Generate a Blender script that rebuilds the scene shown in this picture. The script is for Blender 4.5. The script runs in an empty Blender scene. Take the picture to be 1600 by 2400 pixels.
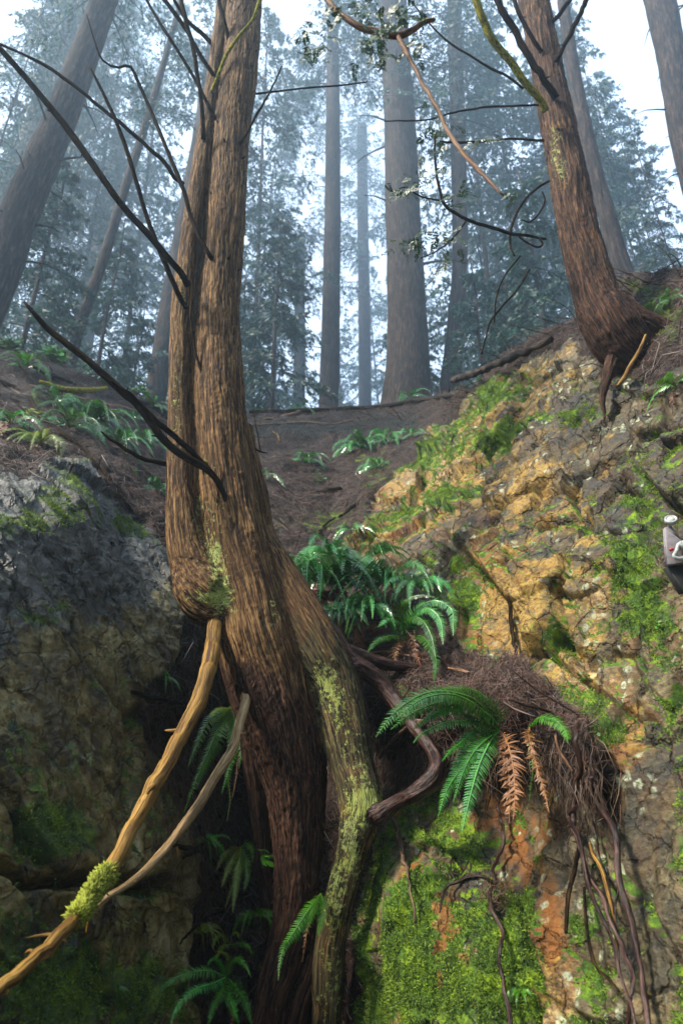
import bpy, math, random
import numpy as np
from mathutils import Vector, Matrix

# ------------------------------------------------------------------ camera, sky, sun, exposure
SC = bpy.context.scene
PITCH = math.radians(26.0)
EYE = np.array([0.0, 0.0, 1.6])
cam_d = bpy.data.cameras.new('camera'); cam = bpy.data.objects.new('camera', cam_d)
SC.collection.objects.link(cam)
cam.location = EYE; cam.rotation_euler = (math.radians(90) + PITCH, 0, 0)
cam_d.sensor_fit = 'VERTICAL'; cam_d.sensor_height = 36.0; cam_d.lens = 24.0
cam_d.clip_start = 0.05; cam_d.clip_end = 2000
SC.camera = cam
cam_d.dof.use_dof = True; cam_d.dof.focus_distance = 4.6; cam_d.dof.aperture_fstop = 2.2

SUN_EL, SUN_AZ = math.radians(47), math.radians(-118)     # azimuth from +Y towards +X: behind the camera, to the left
world = bpy.data.worlds.new('World'); SC.world = world; world.use_nodes = True
wn = world.node_tree; wn.nodes.clear()
w_out = wn.nodes.new('ShaderNodeOutputWorld'); w_bg = wn.nodes.new('ShaderNodeBackground')
w_sky = wn.nodes.new('ShaderNodeTexSky'); w_sky.sky_type = 'NISHITA'; w_sky.sun_disc = False
w_sky.sun_elevation = SUN_EL; w_sky.sun_rotation = SUN_AZ
w_sky.air_density = 1.0; w_sky.dust_density = 4.0; w_sky.ozone_density = 1.0
w_hs = wn.nodes.new('ShaderNodeHueSaturation'); w_hs.inputs['Saturation'].default_value = 0.35
w_hs.inputs['Value'].default_value = 1.0
w_tc = wn.nodes.new('ShaderNodeTexCoord'); w_no = wn.nodes.new('ShaderNodeTexNoise'); w_no.inputs['Scale'].default_value = 2.2; w_no.inputs['Detail'].default_value = 5
w_mr = wn.nodes.new('ShaderNodeMapRange'); w_mr.inputs[1].default_value = .3; w_mr.inputs[2].default_value = .6; w_mr.inputs[3].default_value = .55; w_mr.inputs[4].default_value = .95
w_mx = wn.nodes.new('ShaderNodeMix'); w_mx.data_type = 'RGBA'; w_mx.inputs[7].default_value = (3.3, 4.1, 5.3, 1)      # pale cloud cover over the clear sky
wn.links.new(w_tc.outputs['Generated'], w_no.inputs['Vector']); wn.links.new(w_no.outputs[0], w_mr.inputs[0]); wn.links.new(w_mr.outputs[0], w_mx.inputs[0])
wn.links.new(w_sky.outputs[0], w_hs.inputs['Color']); wn.links.new(w_hs.outputs[0], w_mx.inputs[6]); wn.links.new(w_mx.outputs[2], w_bg.inputs[0])
w_bg.inputs[1].default_value = 0.15
wn.links.new(w_bg.outputs[0], w_out.inputs[0])

sun_d = bpy.data.lights.new('sun', 'SUN'); sun = bpy.data.objects.new('sun', sun_d); SC.collection.objects.link(sun)
sun_d.energy = 4.8; sun_d.angle = math.radians(9); sun_d.color = (1.0, 0.90, 0.74)
sd = Vector((math.sin(SUN_AZ) * math.cos(SUN_EL), math.cos(SUN_AZ) * math.cos(SUN_EL), math.sin(SUN_EL)))
sun.rotation_euler = sd.to_track_quat('Z', 'Y').to_euler(); sun.location = (0, 0, 60)

SC.view_settings.view_transform = 'Standard'; SC.view_settings.look = 'None'
SC.view_settings.exposure = 1.45; SC.view_settings.gamma = 1.0
SC.cycles.volume_bounces = 1; SC.cycles.max_bounces = 6; SC.cycles.diffuse_bounces = 3
SC.cycles.glossy_bounces = 2; SC.cycles.transmission_bounces = 2
HAZE_DENSITY = 0.0038

# ------------------------------------------------------------------ helpers
F = 1600.0
cp, sp = math.cos(PITCH), math.sin(PITCH)
def ray(u, v):
    x = (np.asarray(u, float) - 800) / F; y = (1200 - np.asarray(v, float)) / F
    return np.stack([x, cp - y * sp, sp + y * cp], -1)
def PY(u, v, Y):                     # the point seen in that direction that stands Y metres ahead
    d = ray(u, v); return EYE + d * (np.asarray(Y, float) / d[..., 1])[..., None]
def proj(p):
    q = np.asarray(p, float) - EYE
    dep = q[..., 1] * cp + q[..., 2] * sp; up = -q[..., 1] * sp + q[..., 2] * cp
    return 800 + F * q[..., 0] / dep, 1200 - F * up / dep, dep
def rad(px, p):                      # metres for a width seen at point p
    return np.asarray(px, float) * proj(p)[2] / F

def new_mesh(name, V, faces, mats, attrs=None, smooth=True, mat_idx=None):
    """faces: list of (n,k) int arrays"""
    me = bpy.data.meshes.new(name)
    V = np.ascontiguousarray(V, dtype=np.float32)
    faces = [np.asarray(f, dtype=np.int32) for f in faces if len(f)]
    nl = sum(f.size for f in faces); nf = sum(len(f) for f in faces)
    me.vertices.add(len(V)); me.vertices.foreach_set('co', V.ravel())
    me.loops.add(nl); me.polygons.add(nf)
    me.loops.foreach_set('vertex_index', np.concatenate([f.ravel() for f in faces]))
    tot = np.concatenate([np.full(len(f), f.shape[1], np.int32) for f in faces])
    me.polygons.foreach_set('loop_start', np.concatenate([[0], np.cumsum(tot)[:-1]]).astype(np.int32))
    if smooth: me.polygons.foreach_set('use_smooth', np.ones(nf, bool))
    for m in (mats if isinstance(mats, (list, tuple)) else [mats]):
        me.materials.append(m)
    if mat_idx is not None: me.polygons.foreach_set('material_index', np.asarray(mat_idx, np.int32))
    me.update(calc_edges=True)
    for k, a in (attrs or {}).items():
        a = np.asarray(a, np.float32)
        if a.ndim == 1:
            t = me.attributes.new(k, 'FLOAT', 'POINT'); t.data.foreach_set('value', a)
        else:
            t = me.attributes.new(k, 'FLOAT_VECTOR', 'POINT'); t.data.foreach_set('vector', a.ravel())
    return me
def tag(o, label=None, cat=None, group=None, kind=None):
    if label: o['label'] = label
    if cat: o['category'] = cat
    if group: o['group'] = group
    if kind: o['kind'] = kind
    return o
def link(name, me, parent=None):
    o = bpy.data.objects.new(name, me); SC.collection.objects.link(o)
    if parent is not None: o.parent = parent; o.matrix_parent_inverse = parent.matrix_world.inverted() if me is not None and parent.type != 'EMPTY' else Matrix.Identity(4)
    return o
def empty(name, loc):
    o = bpy.data.objects.new(name, None); SC.collection.objects.link(o)
    o.location = loc; o.empty_display_size = 0.1
    return o
def copy_tree(o, parent=None):
    c = o.copy(); SC.collection.objects.link(c)
    if parent is not None: c.parent = parent
    for ch in o.children: copy_tree(ch, c)
    return c

# numpy noise
def _hash(ix, iy, iz, seed):
    h = (ix.astype(np.uint32) * np.uint32(374761393) + iy.astype(np.uint32) * np.uint32(668265263)
         + iz.astype(np.uint32) * np.uint32(2147483647 ^ 0x5bd1e995) + np.uint32((seed * 974634777 + 1013) & 0xffffffff))
    h = (h ^ (h >> np.uint32(13))) * np.uint32(1274126177)
    h = (h ^ (h >> np.uint32(15))) * np.uint32(2246822519)
    return h ^ (h >> np.uint32(16))
def _rnd(ix, iy, iz, seed): return _hash(ix, iy, iz, seed).astype(np.float64) / 4294967295.0
def vnoise(p, seed=0):               # smooth noise in -1..1
    p = np.asarray(p, float); i = np.floor(p).astype(np.int64); f = p - i
    w = f * f * f * (f * (f * 6 - 15) + 10); r = 0
    for dx in (0, 1):
        for dy in (0, 1):
            for dz in (0, 1):
                wt = (w[..., 0] if dx else 1 - w[..., 0]) * (w[..., 1] if dy else 1 - w[..., 1]) * (w[..., 2] if dz else 1 - w[..., 2])
                h = _hash(i[..., 0] + dx, i[..., 1] + dy, i[..., 2] + dz, seed)
                gx = (h & np.uint32(1023)).astype(float) / 511.5 - 1; gy = ((h >> np.uint32(10)) & np.uint32(1023)).astype(float) / 511.5 - 1
                gz = ((h >> np.uint32(20)) & np.uint32(1023)).astype(float) / 511.5 - 1
                r = r + wt * (gx * (f[..., 0] - dx) + gy * (f[..., 1] - dy) + gz * (f[..., 2] - dz))
    return r * 1.3
def fbm(p, oct=4, seed=0, gain=0.5, lac=2.03):
    a, s, r = 1.0, 1.0, 0
    for k in range(oct):
        r = r + a * vnoise(np.asarray(p) * s + 17.3 * k, seed + k); a *= gain; s *= lac
    return r
def worley(p, seed=0):
    """nearest cell: F1, F2, cell id hash (0..1), vector from the cell centre"""
    p = np.asarray(p, float); i = np.floor(p).astype(np.int64); n = p.shape[:-1]
    F1 = np.full(n, 9.0); F2 = np.full(n, 9.0); cid = np.zeros(n + (3,), np.int64); vec = np.zeros(n + (3,))
    for dx in (-1, 0, 1):
        for dy in (-1, 0, 1):
            for dz in (-1, 0, 1):
                c = i + np.array([dx, dy, dz])
                o = np.stack([_rnd(c[..., 0], c[..., 1], c[..., 2], seed + k) for k in range(3)], -1)
                dv = p - (c + o); d = np.sqrt((dv ** 2).sum(-1))
                m = d < F1
                F2 = np.where(m, F1, np.minimum(F2, d)); F1 = np.where(m, d, F1)
                cid = np.where(m[..., None], c, cid); vec = np.where(m[..., None], dv, vec)
    r = [_rnd(cid[..., 0], cid[..., 1], cid[..., 2], seed + 50 + k) for k in range(4)]
    return F1, F2, r, vec
def sstep(a, b, x):
    t = np.clip((x - a) / (b - a), 0, 1); return t * t * (3 - 2 * t)
def spline(pts, n):
    """Catmull-Rom through the rows of pts, n samples by chord length"""
    P = np.asarray(pts, float)
    if len(P) < 2: return P
    if len(P) == 2: return P[0] + (P[1] - P[0]) * np.linspace(0, 1, n)[:, None]
    k = np.concatenate([[0], np.cumsum(np.linalg.norm(np.diff(P[:, :3], axis=0), axis=1) + 1e-9)])
    m = np.zeros_like(P)
    m[1:-1] = (P[2:] - P[:-2]) / (k[2:] - k[:-2])[:, None]
    m[0] = (P[1] - P[0]) / (k[1] - k[0]); m[-1] = (P[-1] - P[-2]) / (k[-1] - k[-2])
    s = np.linspace(0, k[-1], n); j = np.clip(np.searchsorted(k, s, 'right') - 1, 0, len(P) - 2)
    h = (k[j + 1] - k[j]); t = ((s - k[j]) / h)[:, None]; h = h[:, None]
    return ((2 * t**3 - 3 * t**2 + 1) * P[j] + (t**3 - 2 * t**2 + t) * h * m[j] + (-2 * t**3 + 3 * t**2) * P[j + 1] + (t**3 - t**2) * h * m[j + 1])
def frames(C):
    T = np.gradient(C, axis=0); T /= np.linalg.norm(T, axis=1)[:, None] + 1e-12
    N = np.zeros_like(T); a = np.array([0, -1.0, 0]) if abs(T[0][1]) < .9 else np.array([1.0, 0, 0])
    v = a - T[0] * (a @ T[0]); N[0] = v / np.linalg.norm(v)
    for i in range(1, len(C)):
        v = N[i - 1] - T[i] * (N[i - 1] @ T[i]); N[i] = v / (np.linalg.norm(v) + 1e-12)
    return T, N, np.cross(T, N)
class MB:
    """collects tubes and faces for one mesh"""
    def __init__(s): s.V = []; s.Q = []; s.T = []; s.A = {}; s.n = 0; s.flow = []; s.val = []
    def tube(s, C, R, sides=8, caps=True, wob=0.0, seed=0, val=0.0, ell=1.0):
        C = np.asarray(C, float); R = np.broadcast_to(np.asarray(R, float), (len(C),)).copy()
        T, N, B = frames(C); a = np.linspace(0, 2 * math.pi, sides, endpoint=False)
        L = np.concatenate([[0], np.cumsum(np.linalg.norm(np.diff(C, axis=0), axis=1))])
        ca, sa = np.cos(a), np.sin(a)
        base = (R[:, None] * ca)[..., None] * N[:, None] + (R[:, None] * sa * ell)[..., None] * B[:, None]
        if wob:
            q = np.stack([np.broadcast_to(ca * 1.1, (len(C), sides)), np.broadcast_to(sa * 1.1, (len(C), sides)), np.broadcast_to((L / (R.max() + 1e-6) * .45)[:, None], (len(C), sides))], -1)
            base = base * (1 + wob * fbm(q + seed * 7.7, 2, seed))[..., None]
        V = C[:, None] + base; n0 = s.n; nC = len(C)
        s.V.append(V.reshape(-1, 3)); s.flow.append(np.stack([np.broadcast_to(R[:, None] * ca, (nC, sides)), np.broadcast_to(R[:, None] * sa, (nC, sides)), np.broadcast_to(L[:, None], (nC, sides))], -1).reshape(-1, 3))
        i = np.arange(nC - 1)[:, None] * sides; j = np.arange(sides)[None]; j2 = (j + 1) % sides
        s.Q.append((n0 + np.stack([i + j, i + j2, i + sides + j2, i + sides + j], -1)).reshape(-1, 4)); s.n += nC * sides
        if caps:
            for e, k in ((0, 0), (nC - 1, 1)):
                s.V.append(C[e][None]); s.flow.append(np.array([[0, 0, L[e]]])); c = s.n; s.n += 1; r0 = n0 + e * sides
                t = np.stack([np.full(sides, c), r0 + j2[0], r0 + j[0]], -1) if k == 0 else np.stack([np.full(sides, c), r0 + j[0], r0 + j2[0]], -1)
                s.T.append(t)
        s.val.append(np.full(s.n - n0, float(val)))
        return s
    def add(s, V, quads=None, tris=None, val=0.0):
        V = np.asarray(V, float).reshape(-1, 3); s.V.append(V); s.flow.append(V.copy())
        if quads is not None: s.Q.append(np.asarray(quads).reshape(-1, 4) + s.n)
        if tris is not None: s.T.append(np.asarray(tris).reshape(-1, 3) + s.n)
        s.n += len(V); s.val.append(np.broadcast_to(val, (len(V),)).astype(float)); return s
    def mesh(s, name, mat, smooth=True, origin=None):
        V = np.concatenate(s.V); fl = []
        if origin is not None: V = V - np.asarray(origin)
        if s.Q: fl.append(np.concatenate(s.Q))
        if s.T: fl.append(np.concatenate(s.T))
        return new_mesh(name, V, fl, mat, {'flow': np.concatenate(s.flow), 'val': np.concatenate(s.val)}, smooth)
    def build(s, name, mat, parent=None, smooth=True):
        o0 = np.array(parent.matrix_world.translation) if parent is not None and parent.type != 'EMPTY' else (np.array(parent.location) if parent is not None else None)
        me = s.mesh(name, mat, smooth, o0)
        o = bpy.data.objects.new(name, me); SC.collection.objects.link(o)
        if parent is not None: o.parent = parent
        return o

# ------------------------------------------------------------------ materials
class Mat:
    def __init__(s, name):
        s.m = bpy.data.materials.new(name); s.m.use_nodes = True; s.nt = s.m.node_tree; s.nt.nodes.clear()
        s.out = s.nt.nodes.new('ShaderNodeOutputMaterial'); s.b = s.nt.nodes.new('ShaderNodeBsdfPrincipled')
        s.nt.links.new(s.b.outputs[0], s.out.inputs[0])
        s.tc = s.nt.nodes.new('ShaderNodeTexCoord').outputs['Object']
    def put(s, sock, v):
        if hasattr(v, 'is_output') or isinstance(v, bpy.types.NodeSocket): s.nt.links.new(v, sock)
        elif isinstance(v, (tuple, list)) and len(v) == 3 and sock.type == 'RGBA': sock.default_value = (*v, 1)
        else: sock.default_value = v
    def attr(s, name, vec=False):
        n = s.nt.nodes.new('ShaderNodeAttribute'); n.attribute_name = name
        return n.outputs['Vector' if vec else 'Fac']
    def scale(s, v, sc):
        n = s.nt.nodes.new('ShaderNodeVectorMath'); n.operation = 'MULTIPLY'; s.put(n.inputs[0], v); n.inputs[1].default_value = sc; return n.outputs[0]
    def vadd(s, a, b):
        n = s.nt.nodes.new('ShaderNodeVectorMath'); n.operation = 'ADD'; s.put(n.inputs[0], a); s.put(n.inputs[1], b); return n.outputs[0]
    def noise(s, v, sc, det=4, rough=.55, dist=0.0, col=False):
        n = s.nt.nodes.new('ShaderNodeTexNoise'); s.put(n.inputs['Vector'], v); n.inputs['Scale'].default_value = sc
        n.inputs['Detail'].default_value = det; n.inputs['Roughness'].default_value = rough; n.inputs['Distortion'].default_value = dist
        return n.outputs['Color' if col else 'Fac']
    def voro(s, v, sc, feat='F1', out='Distance', rnd=1.0):
        n = s.nt.nodes.new('ShaderNodeTexVoronoi'); n.feature = feat; s.put(n.inputs['Vector'], v); n.inputs['Scale'].default_value = sc
        n.inputs['Randomness'].default_value = rnd; return n.outputs[out]
    def math(s, op, a, b=0.0, c=0.0, clamp=False):
        n = s.nt.nodes.new('ShaderNodeMath'); n.operation = op; n.use_clamp = clamp
        s.put(n.inputs[0], a); s.put(n.inputs[1], b); s.put(n.inputs[2], c); return n.outputs[0]
    def step(s, x, a, b):
        n = s.nt.nodes.new('ShaderNodeMapRange'); n.interpolation_type = 'SMOOTHSTEP'; s.put(n.inputs[0], x)
        n.inputs[1].default_value = a; n.inputs[2].default_value = b; return n.outputs[0]
    def rng(s, x, a, b, c, d):
        n = s.nt.nodes.new('ShaderNodeMapRange'); s.put(n.inputs[0], x)
        for i, q in enumerate((a, b, c, d)): n.inputs[i + 1].default_value = q
        return n.outputs[0]
    def ramp(s, x, stops):
        n = s.nt.nodes.new('ShaderNodeValToRGB'); s.put(n.inputs[0], x); e = n.color_ramp.elements
        while len(e) < len(stops): e.new(0.5)
        for i, (p, c) in enumerate(stops): e[i].position = p; e[i].color = (*c, 1)
        return n.outputs[0]
    def mix(s, f, a, b, mode='MIX'):
        n = s.nt.nodes.new('ShaderNodeMix'); n.data_type = 'RGBA'; n.blend_type = mode
        s.put(n.inputs[0], f); s.put(n.inputs[6], a); s.put(n.inputs[7], b); return n.outputs[2]
    def sep(s, v, i):
        n = s.nt.nodes.new('ShaderNodeSeparateXYZ'); s.put(n.inputs[0], v); return n.outputs[i]
    def bump(s, h, strength, dist, prev=None):
        n = s.nt.nodes.new('ShaderNodeBump'); n.inputs['Strength'].default_value = strength; n.inputs['Distance'].default_value = dist
        s.put(n.inputs['Height'], h)
        if prev is not None: s.put(n.inputs['Normal'], prev)
        return n.outputs[0]
    def done(s, col, rough=.8, bump=None, spec=.3, coat=None, sub=None):
        s.put(s.b.inputs['Base Color'], col); s.put(s.b.inputs['Roughness'], rough); s.b.inputs['Specular IOR Level'].default_value = spec
        if bump is not None: s.put(s.b.inputs['Normal'], bump)
        if coat is not None:
            s.put(s.b.inputs['Coat Weight'], coat); s.b.inputs['Coat Roughness'].default_value = .25
        return s.m

def moss_col(t, v, lo=(.008, .018, .002), mid=(.042, .10, .002), hi=(.19, .29, .004)):
    return t.ramp(t.noise(v, 9, 6, .65), [(.32, lo), (.5, mid), (.68, hi)])
def rock_mat(name, pal, mosscol, lichen=(.44, .48, .32), wet=0.0, strat=(1, 1, 1), lich_amt=.62, stain=(.26, .09, .006), warm=None, grain=(9, 6, 5)):
    t = Mat(name); p = t.tc; ps = t.scale(p, strat)
    big = t.noise(ps, 1.6, 7, .62, .4); mid = t.noise(ps, 7.5, 7, .65, .3); fine = t.noise(ps, 38, 7, .72)
    blk = t.attr('block')
    k = t.math('ADD', t.math('MULTIPLY', big, .36), t.math('MULTIPLY', mid, .36)); k = t.math('ADD', k, t.math('MULTIPLY', fine, .28))
    k = t.math('ADD', k, t.math('MULTIPLY', t.math('SUBTRACT', blk, .5), .20))
    c = t.ramp(k, pal)
    if warm:
        wf = t.step(t.math('ADD', t.attr('warm'), t.math('MULTIPLY', t.math('SUBTRACT', t.noise(p, 4.2, 7, .66, .4), .5), 2.0)), .35, .60)
        c = t.mix(wf, c, t.ramp(k, warm))
    c = t.mix(t.math('MULTIPLY', t.step(fine, .52, .70), .35), c, (.17, .15, .11))
    c = t.mix(t.math('MULTIPLY', t.step(fine, .46, .34), .7), c, (.010, .009, .007))
    # rusty stain
    sf = t.math('MULTIPLY', t.attr('stain'), t.step(t.noise(t.scale(p, (3.0, 3.0, .9)), 2.3, 5, .6), .42, .6))
    c = t.mix(sf, c, t.mix(t.noise(p, 14, 4), stain, tuple(q * .35 for q in stain)))
    # pale lichen crust
    lv = t.vadd(p, t.scale(t.noise(p, 14, 3, .5, 0, True), (.05, .05, .05)))
    spots = t.math('MULTIPLY', t.step(t.voro(lv, 11), .34, .24), t.step(t.noise(p, 2.7, 3), lich_amt - .06, lich_amt + .05))
    spots = t.math('MULTIPLY', spots, t.step(t.noise(p, 60, 3), .3, .5))
    c = t.mix(t.math('MULTIPLY', spots, .85), c, t.mix(t.noise(p, 25), lichen, tuple(q * .6 for q in lichen)))
    # moss
    mk = t.math('ADD', t.attr('moss'), t.math('MULTIPLY', t.math('SUBTRACT', t.noise(p, 6.5, 7, .68), .5), 1.5))
    mf = t.step(mk, .46, .60)
    c = t.mix(mf, c, moss_col(t, p, *mosscol))
    gr = t.noise(t.scale(t.vadd(p, t.scale(t.noise(p, 2.5, 3, .5, 0, True), (.12, .12, .12))), grain), 1.0, 6, .65)
    ed = t.voro(t.vadd(t.scale(p, (1.2, .9, .8)), t.scale(t.noise(p, 4, 4, .6, 0, True), (.22, .22, .22))), 4.5, 'DISTANCE_TO_EDGE')
    b = t.bump(t.step(ed, .0, .045), .9, .05); b = t.bump(mid, .6, .05, b); b = t.bump(gr, .6, .03, b); b = t.bump(fine, .7, .018, b)
    b = t.bump(t.noise(p, 130, 3, .6), .5, .006, b)
    rough = t.math('ADD', t.rng(mid, .3, .7, .72 - wet * .45, .9 - wet * .3), t.math('MULTIPLY', mf, .25), clamp=True)
    return t.done(c, rough, b, .45)

RIGHT_PAL = [(.36, (.003, .003, .003)), (.45, (.018, .018, .013)), (.52, (.045, .036, .016)), (.59, (.11, .085, .04)), (.67, (.24, .19, .09))]
WARM_PAL = [(.38, (.008, .006, .003)), (.44, (.06, .038, .006)), (.49, (.21, .115, .010)), (.535, (.34, .215, .040)), (.57, (.075, .05, .02)), (.61, (.26, .16, .06)), (.67, (.52, .40, .18))]
LEFT_PAL = [(.36, (.003, .003, .003)), (.46, (.014, .015, .014)), (.52, (.042, .041, .033)), (.58, (.10, .098, .085)), (.67, (.25, .245, .22))]
OLIVE_PAL = [(.38, (.002, .002, .002)), (.44, (.024, .019, .005)), (.50, (.12, .085, .018)), (.56, (.20, .155, .045)), (.65, (.38, .33, .18))]
M = {}
M['right_rock'] = rock_mat('ochre rock', RIGHT_PAL, warm=WARM_PAL, mosscol= ((.010, .022, .002), (.042, .10, .002), (.20, .30, .004)), wet=.5, strat=(1, .6, 1.4), lich_amt=.55)
M['left_rock'] = rock_mat('grey wet rock', LEFT_PAL, warm=OLIVE_PAL, mosscol= ((.006, .013, .002), (.03, .065, .003), (.14, .20, .005)), wet=1.1, grain=(9, 6, 13), strat=(1.2, .7, .9), lich_amt=.70, stain=(.05, .034, .008))
def soil_mat():
    t = Mat('dark forest soil'); p = t.tc
    n = t.noise(p, 5, 8, .7); f = t.noise(p, 55, 5, .7)
    c = t.ramp(t.math('ADD', t.math('MULTIPLY', n, .5), t.math('MULTIPLY', f, .5)), [(.36, (.002, .002, .0015)), (.5, (.014, .007, .005)), (.62, (.05, .025, .016)), (.72, (.10, .055, .035))])
    mk = t.math('ADD', t.attr('moss'), t.math('MULTIPLY', t.math('SUBTRACT', t.noise(p, 6, 7, .68), .5), 1.5))
    c = t.mix(t.step(mk, .48, .66), c, moss_col(t, p))
    b = t.bump(n, .8, .06); b = t.bump(f, .8, .025, b)
    return t.done(c, .75, b, .3)
M['soil'] = soil_mat()
def bark_mat(name, lo, mid, hi, freq=(34, 34, 2.6), moss=1.0, lich=(.26, .34, .17), contrast=1.0, rough=.8, bstr=1.0, tones=None, spec=.2):
    t = Mat(name); fl = t.attr('flow', True); p = t.tc
    fl = t.vadd(fl, t.scale(t.noise(p, 3.5, 3, .5, 0, True), (.05, .05, .0)))
    fs = t.scale(fl, freq)
    r = t.noise(fs, 1.0, 6, .62, .35); r2 = t.noise(t.scale(fl, (freq[0] * 3, freq[1] * 3, freq[2] * 3)), 1.0, 4, .6)
    k = t.math('ADD', t.math('MULTIPLY', r, .65), t.math('MULTIPLY', r2, .35))
    c = t.ramp(k, [(.42, lo), (.50, mid), (.61, hi)])
    c = t.mix(t.math('MULTIPLY', t.step(t.noise(p, 2.2, 4), .45, .65), .45), c, tuple(q * .55 for q in mid))
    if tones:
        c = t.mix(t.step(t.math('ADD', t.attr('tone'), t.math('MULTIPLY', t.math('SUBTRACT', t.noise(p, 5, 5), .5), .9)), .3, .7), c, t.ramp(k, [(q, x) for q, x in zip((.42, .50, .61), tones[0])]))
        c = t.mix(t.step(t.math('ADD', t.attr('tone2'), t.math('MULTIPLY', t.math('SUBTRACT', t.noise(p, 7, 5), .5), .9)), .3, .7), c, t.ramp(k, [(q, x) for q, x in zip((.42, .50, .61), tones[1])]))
    if moss:
        lk = t.math('ADD', t.attr('lichen'), t.math('MULTIPLY', t.math('SUBTRACT', t.noise(p, 26, 8, .8), .5), 3.4))
        lc = t.mix(t.noise(p, 9, 3), lich, (.36, .38, .03))
        lf = t.math('MULTIPLY', t.step(lk, .42, .70), t.step(r2, .36, .52))
        c = t.mix(lf, c, lc)
        mk = t.math('ADD', t.attr('moss'), t.math('MULTIPLY', t.math('SUBTRACT', t.noise(p, 11, 6, .7), .5), 1.4))
        c = t.mix(t.step(mk, .5, .72), c, moss_col(t, p, (.01, .018, .002), (.03, .05, .004), (.09, .12, .006)))
    b = t.bump(r, .9 * bstr, .022); b = t.bump(r2, .7 * bstr, .008, b)
    return t.done(c, rough, b, spec)
M['cedar_bark'] = bark_mat('cedar bark', (.009, .0045, .002), (.085, .040, .013), (.30, .175, .066), freq=(58, 58, 2.8),
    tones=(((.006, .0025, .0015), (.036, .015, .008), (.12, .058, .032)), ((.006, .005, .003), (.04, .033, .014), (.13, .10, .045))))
M['red_bark'] = bark_mat('wet red bark', (.008, .003, .002), (.042, .016, .009), (.12, .055, .032), freq=(80, 80, 6), rough=.5)
M['pale_wood'] = bark_mat('barkless golden wood', (.05, .02, .003), (.21, .11, .018), (.38, .23, .065), freq=(60, 60, 2.0), moss=0, rough=.6, bstr=.7)
M['grey_wood'] = bark_mat('barkless tan wood', (.08, .045, .02), (.31, .20, .09), (.52, .38, .22), freq=(60, 60, 2.0), moss=0, rough=.6, bstr=.7)
M['dark_limb'] = bark_mat('dead dark limb', (.003, .002, .002), (.012, .007, .004), (.05, .03, .012), freq=(90, 90, 9), moss=0, rough=.85, bstr=.5, spec=.06)
M['root'] = bark_mat('wet root skin', (.007, .003, .003), (.03, .014, .011), (.10, .055, .045), freq=(60, 60, 6), moss=0, rough=.35, bstr=.6)
M['grey_bark'] = bark_mat('dull fir bark', (.004, .003, .003), (.022, .015, .012), (.08, .055, .042), freq=(14, 14, 1.6), moss=0, rough=.9, bstr=2.0)
M['mossy_limb'] = bark_mat('moss coated limb', (.05, .05, .006), (.22, .20, .012), (.42, .38, .03), freq=(50, 50, 20), moss=0, rough=.95)
M['twig'] = bark_mat('brown twig', (.02, .012, .008), (.07, .042, .025), (.20, .13, .075), freq=(80, 80, 8), moss=0, rough=.7, bstr=.4)
M['rust_twig'] = bark_mat('rusty twig', (.06, .028, .015), (.17, .085, .045), (.33, .2, .12), freq=(80, 80, 8), moss=0, rough=.6, bstr=.4)
def leaf_mat(name, a, b, rough=.35, trans=.3, sc=14):
    t = Mat(name); v = t.attr('val'); n = t.noise(t.tc, sc, 4, .6)
    c = t.mix(t.math('ADD', t.math('MULTIPLY', v, .6), t.math('MULTIPLY', t.step(n, .35, .65), .4)), a, b)
    oi = t.nt.nodes.new('ShaderNodeObjectInfo'); hs = t.nt.nodes.new('ShaderNodeHueSaturation'); t.put(hs.inputs['Color'], c)
    t.put(hs.inputs['Value'], t.rng(oi.outputs['Random'], 0, 1, .65, 1.35)); t.put(hs.inputs['Hue'], t.rng(oi.outputs['Random'], 0, 1, .485, .515)); c = hs.outputs[0]
    t.put(t.b.inputs['Base Color'], c); t.b.inputs['Roughness'].default_value = rough; t.b.inputs['Specular IOR Level'].default_value = .75
    if trans:
        tr = t.nt.nodes.new('ShaderNodeBsdfTranslucent'); t.put(tr.inputs[0], c)
        mx = t.nt.nodes.new('ShaderNodeMixShader'); mx.inputs[0].default_value = trans
        t.nt.links.new(t.b.outputs[0], mx.inputs[1]); t.nt.links.new(tr.outputs[0], mx.inputs[2]); t.nt.links.new(mx.outputs[0], t.out.inputs[0])
    return t.m
M['fern'] = leaf_mat('fern green', (.014, .075, .008), (.06, .22, .02), .27, .25)
M['fern_blue'] = leaf_mat('wet fern green', (.022, .115, .022), (.11, .33, .075), .2, .2)
M['fern_yellow'] = leaf_mat('yellow green fern', (.06, .12, .008), (.22, .26, .012), .4, .3)
M['fern_bright'] = leaf_mat('bright fern green', (.03, .13, .006), (.10, .28, .014), .35, .35)
M['fern_dead'] = leaf_mat('dead brown frond', (.07, .020, .003), (.24, .085, .015), .6, .1)
M['needle'] = leaf_mat('conifer needles', (.006, .030, .022), (.025, .090, .055), .6, .3, 3)
M['cedar_leaf'] = leaf_mat('cedar sprays', (.008, .035, .008), (.035, .10, .018), .45, .25)
M['litter'] = leaf_mat('fallen needles', (.014, .006, .003), (.16, .072, .027), .6, 0, 9)
M['moss_tuft'] = leaf_mat('moss', (.018, .055, .001), (.20, .31, .004), .8, .25, 6)
M['moss_gold'] = leaf_mat('golden moss', (.16, .22, .008), (.42, .48, .02), .8, .2, 12)
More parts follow.
